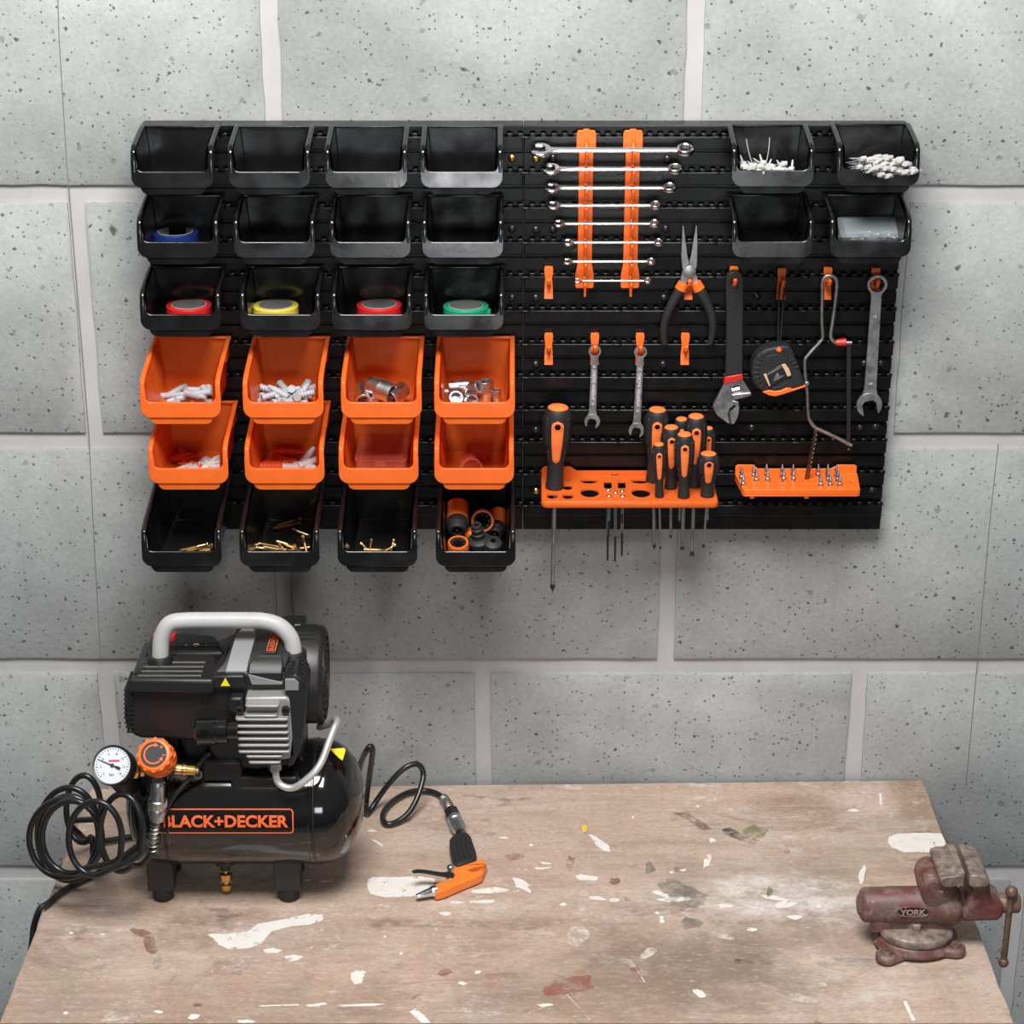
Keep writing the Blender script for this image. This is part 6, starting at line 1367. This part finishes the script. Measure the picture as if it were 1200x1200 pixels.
# fixed body: horizontal barrel
az = W(*vz(480, 500), VY).z; x0 = W(*vz(245, 500), VY).x; x1 = W(*vz(790, 500), VY).x; BR_ = 21.5*mpp(W(*vz(480, 500), VY))
VM = lambda x: Matrix(((0,0,1,x),(1,0,0,VY),(0,1,0,az),(0,0,0,1)))
l = x1 - x0
mb = MB(); mb.lathe([(.0002, -.004), (BR_*.55, -.0045), (BR_*.60, -.001), (BR_*.80, -.0005), (BR_*.92, .002), (BR_*.96, .006), (BR_*.97, .030), (BR_*1.0, .032), (BR_*1.02, l*.7), (BR_*.98, l), (BR_*.5, l)], VM(x0), 56)
mb.prism([(x0 + .012, -.017), (x1 - .004, -.017), (x1 - .004, .017), (x0 + .012, .017)], az - dz - .004, Matrix.Translation((0, VY, dz + .006)))
body = mb.build('body', 'vise_paint', vise, bevel=.002, ang=40)
# fixed jaw rising from the barrel
jb0, jb1 = VY - .036, VY + .036
def jawblock(pts_front, name, m, d0, d1, par, bev):           # outline measured on its near face
    mb = MB(); mb.vprism(pts_front, d0, d1 - d0); return mb.build(name, m, par, bevel=bev, seg=3)
jf = [vz(x, y) for x, y in ((632,330),(650,420),(680,470),(720,560),(790,590),(800,430),(850,395),(850,345),(735,340),(700,318))]
mb = MB()                                                      # neck, widening into the jaw
nk = W(*vz(745, 480), VY - .02)
mb.lathe([(BR_*1.0, -.02), (BR_*1.15, 0), (BR_*1.05, .018)], VM(W(*vz(740, 480), VY).x), 40)
fa = lambda x, y: W(*vz(x, y), jb0)
zt_j = W(*vz(780, 335), jb0).z; xj0, xj1 = W(*vz(722, 400), jb0).x, W(*vz(850, 370), jb0).x
mb.prism([(xj0 - .016, az + .006), (xj0 + .004, az + .002), (xj1 - .012, az - .004), (xj1 - .004, zt_j - .026), (xj1 - .002, zt_j - .013), (xj0 + .004, zt_j - .015), (xj0 - .010, zt_j - .010), (xj0 - .021, zt_j - .020), (xj0 - .022, zt_j - .032)], .056, Matrix(((1,0,0,0),(0,0,1,VY - .021),(0,1,0,0),(0,0,0,1))))
mb.build('fixed_jaw', 'vise_paint', vise, bevel=.009, seg=4)
fz = lambda o, d0, d1, name, m, bev=.0015: (lambda mb: (mb.prism(o, d1 - d0, Matrix(((1,0,0,0),(0,0,1,d0),(0,1,0,0),(0,0,0,1)))), mb.build(name, m, vise, bevel=bev, seg=2))[1])(MB())
fz([(xj0 - .003, zt_j - .011), (xj0 + .003, zt_j - .016), (xj1, zt_j - .014), (xj1, zt_j + .001), (xj1 - .010, zt_j + .0015), (xj1 - .012, zt_j - .0005), (xj0 + .004, zt_j - .001), (xj0 - .003, zt_j - .004)], jb0, jb1, 'jaw_head', 'worn_jaw', .002)
fz([(xj1 - .0085, zt_j - .010), (xj1 + .0005, zt_j - .010), (xj1 + .0005, zt_j + .0030), (xj1 - .0085, zt_j + .0030)], jb0 + .002, jb1 - .002, 'jaw_plate', 'worn_jaw', .0008)
# sliding jaw
xs0, xs1 = W(*vz(882, 370), jb0).x, W(*vz(1005, 380), jb0).x; xe = W(*vz(1080, 520), VY - .02).x
fz([(xs0, zt_j + .001), (xs0, zt_j - .014), (xs0 + .004, zt_j - .016), (xs1 - .004, zt_j - .016), (xs1, zt_j - .010), (xs1 - .004, zt_j - .003), (xs0 + .012, zt_j + .0005), (xs0 + .010, zt_j + .0015)], jb0, jb1, 'jaw_head', 'worn_jaw', .002)
fz([(xs0 - .0005, zt_j - .010), (xs0 + .0080, zt_j - .010), (xs0 + .0080, zt_j + .0028), (xs0 - .0005, zt_j + .0028)], jb0 + .002, jb1 - .002, 'jaw_plate', 'worn_jaw', .0008)
mb = MB(); zbj = W(*vz(930, 600), VY - .022).z
mb.prism([(xs0 - .002, zbj + .003), (xs0 + .004, zbj), (xe - .006, zbj + .001), (xe, zbj + .008), (xe, az + .012), (xs1 + .006, az + .022), (xs1 + .002, zt_j - .012), (xs0 + .010, zt_j - .013), (xs0 + .004, az + .016), (xs0 - .002, az + .008)], .048, Matrix(((1,0,0,0),(0,0,1,VY - .024),(0,1,0,0),(0,0,0,1))))
mb.build('sliding_jaw', 'vise_paint', vise, bevel=.008, seg=4)
mb = MB(); mb.box(((x1 + xs0)/2, VY, az - .001), (xs0 - x1 + .03, .026, .030)); mb.build('slide_bar', 'rusty_iron', vise, bevel=.002)
# screw head and tommy bar
sx0, sx1 = W(*vz(1078, 490), VY).x, W(*vz(1172, 490), VY).x; sz = W(*vz(1125, 490), VY).z
mb = MB(); mb.lathe([(.010, -.012), (.0125, -.004), (.0125, (sx1-sx0)*.90), (.0105, sx1-sx0), (.0002, sx1-sx0+.0012)], Matrix(((0,0,1,sx0),(1,0,0,VY),(0,1,0,sz),(0,0,0,1))), 32); sh_ = mb.build('screw_head', 'rusty_iron', vise)
YB_ = VY - .012; a = W(*vz(1127, 425), YB_); b = W(*vz(1080, 838), YB_)
mb = MB(); mb.cyl(a, b, .0040, .0040, 16); mb.ball(a, .0078, 20); mb.ball(b, .0066, 20); mb.build('tommy_bar', 'rusty_iron', vise)
# raised name in an oval frame on the barrel
pc = W(*vz(547, 540), VY - BR_*.9); pa = math.atan2(pc.z - az, BR_*.9)
def onb(vs, lift): return [V((pc.x + v.x, VY - (BR_*1.02 + lift)*math.cos(pa + v.y/BR_), az + (BR_*1.02 + lift)*math.sin(pa + v.y/BR_))) for v in vs]
ow, oh = 20.5*mpp(pc), .0068; mb = MB(); n = 40; st = []
for k in (1.0, .93, .86): st.append([V((ow*k*math.copysign(abs(math.cos(2*math.pi*i/n))**.75, math.cos(2*math.pi*i/n)), (oh - (1-k)*ow*.7)*math.copysign(abs(math.sin(2*math.pi*i/n))**.75, math.sin(2*math.pi*i/n)), 0)) for i in range(n)])
vs = onb(st[0], -.0004) + onb(st[1], .0014) + onb(st[2], -.0002)
mb.add(vs, [(r*n + i, r*n + (i+1) % n, (r+1)*n + (i+1) % n, (r+1)*n + i) for r in (0, 1) for i in range(n)]); mb.build('name_frame', 'vise_paint', body)
mb = MB(); mb.add(onb([v*.99 for v in st[2]], .0002), [tuple(range(n))]); mb.build('name_recess', 'dark_steel', body)
vs, fs = text2d('YORK', .0074, ow*1.5, .04); mb = MB(); nv = len(vs); mb.add(onb(vs, .0012), fs); mb.build('cast_lettering', 'cast_letter', body, smooth=False)
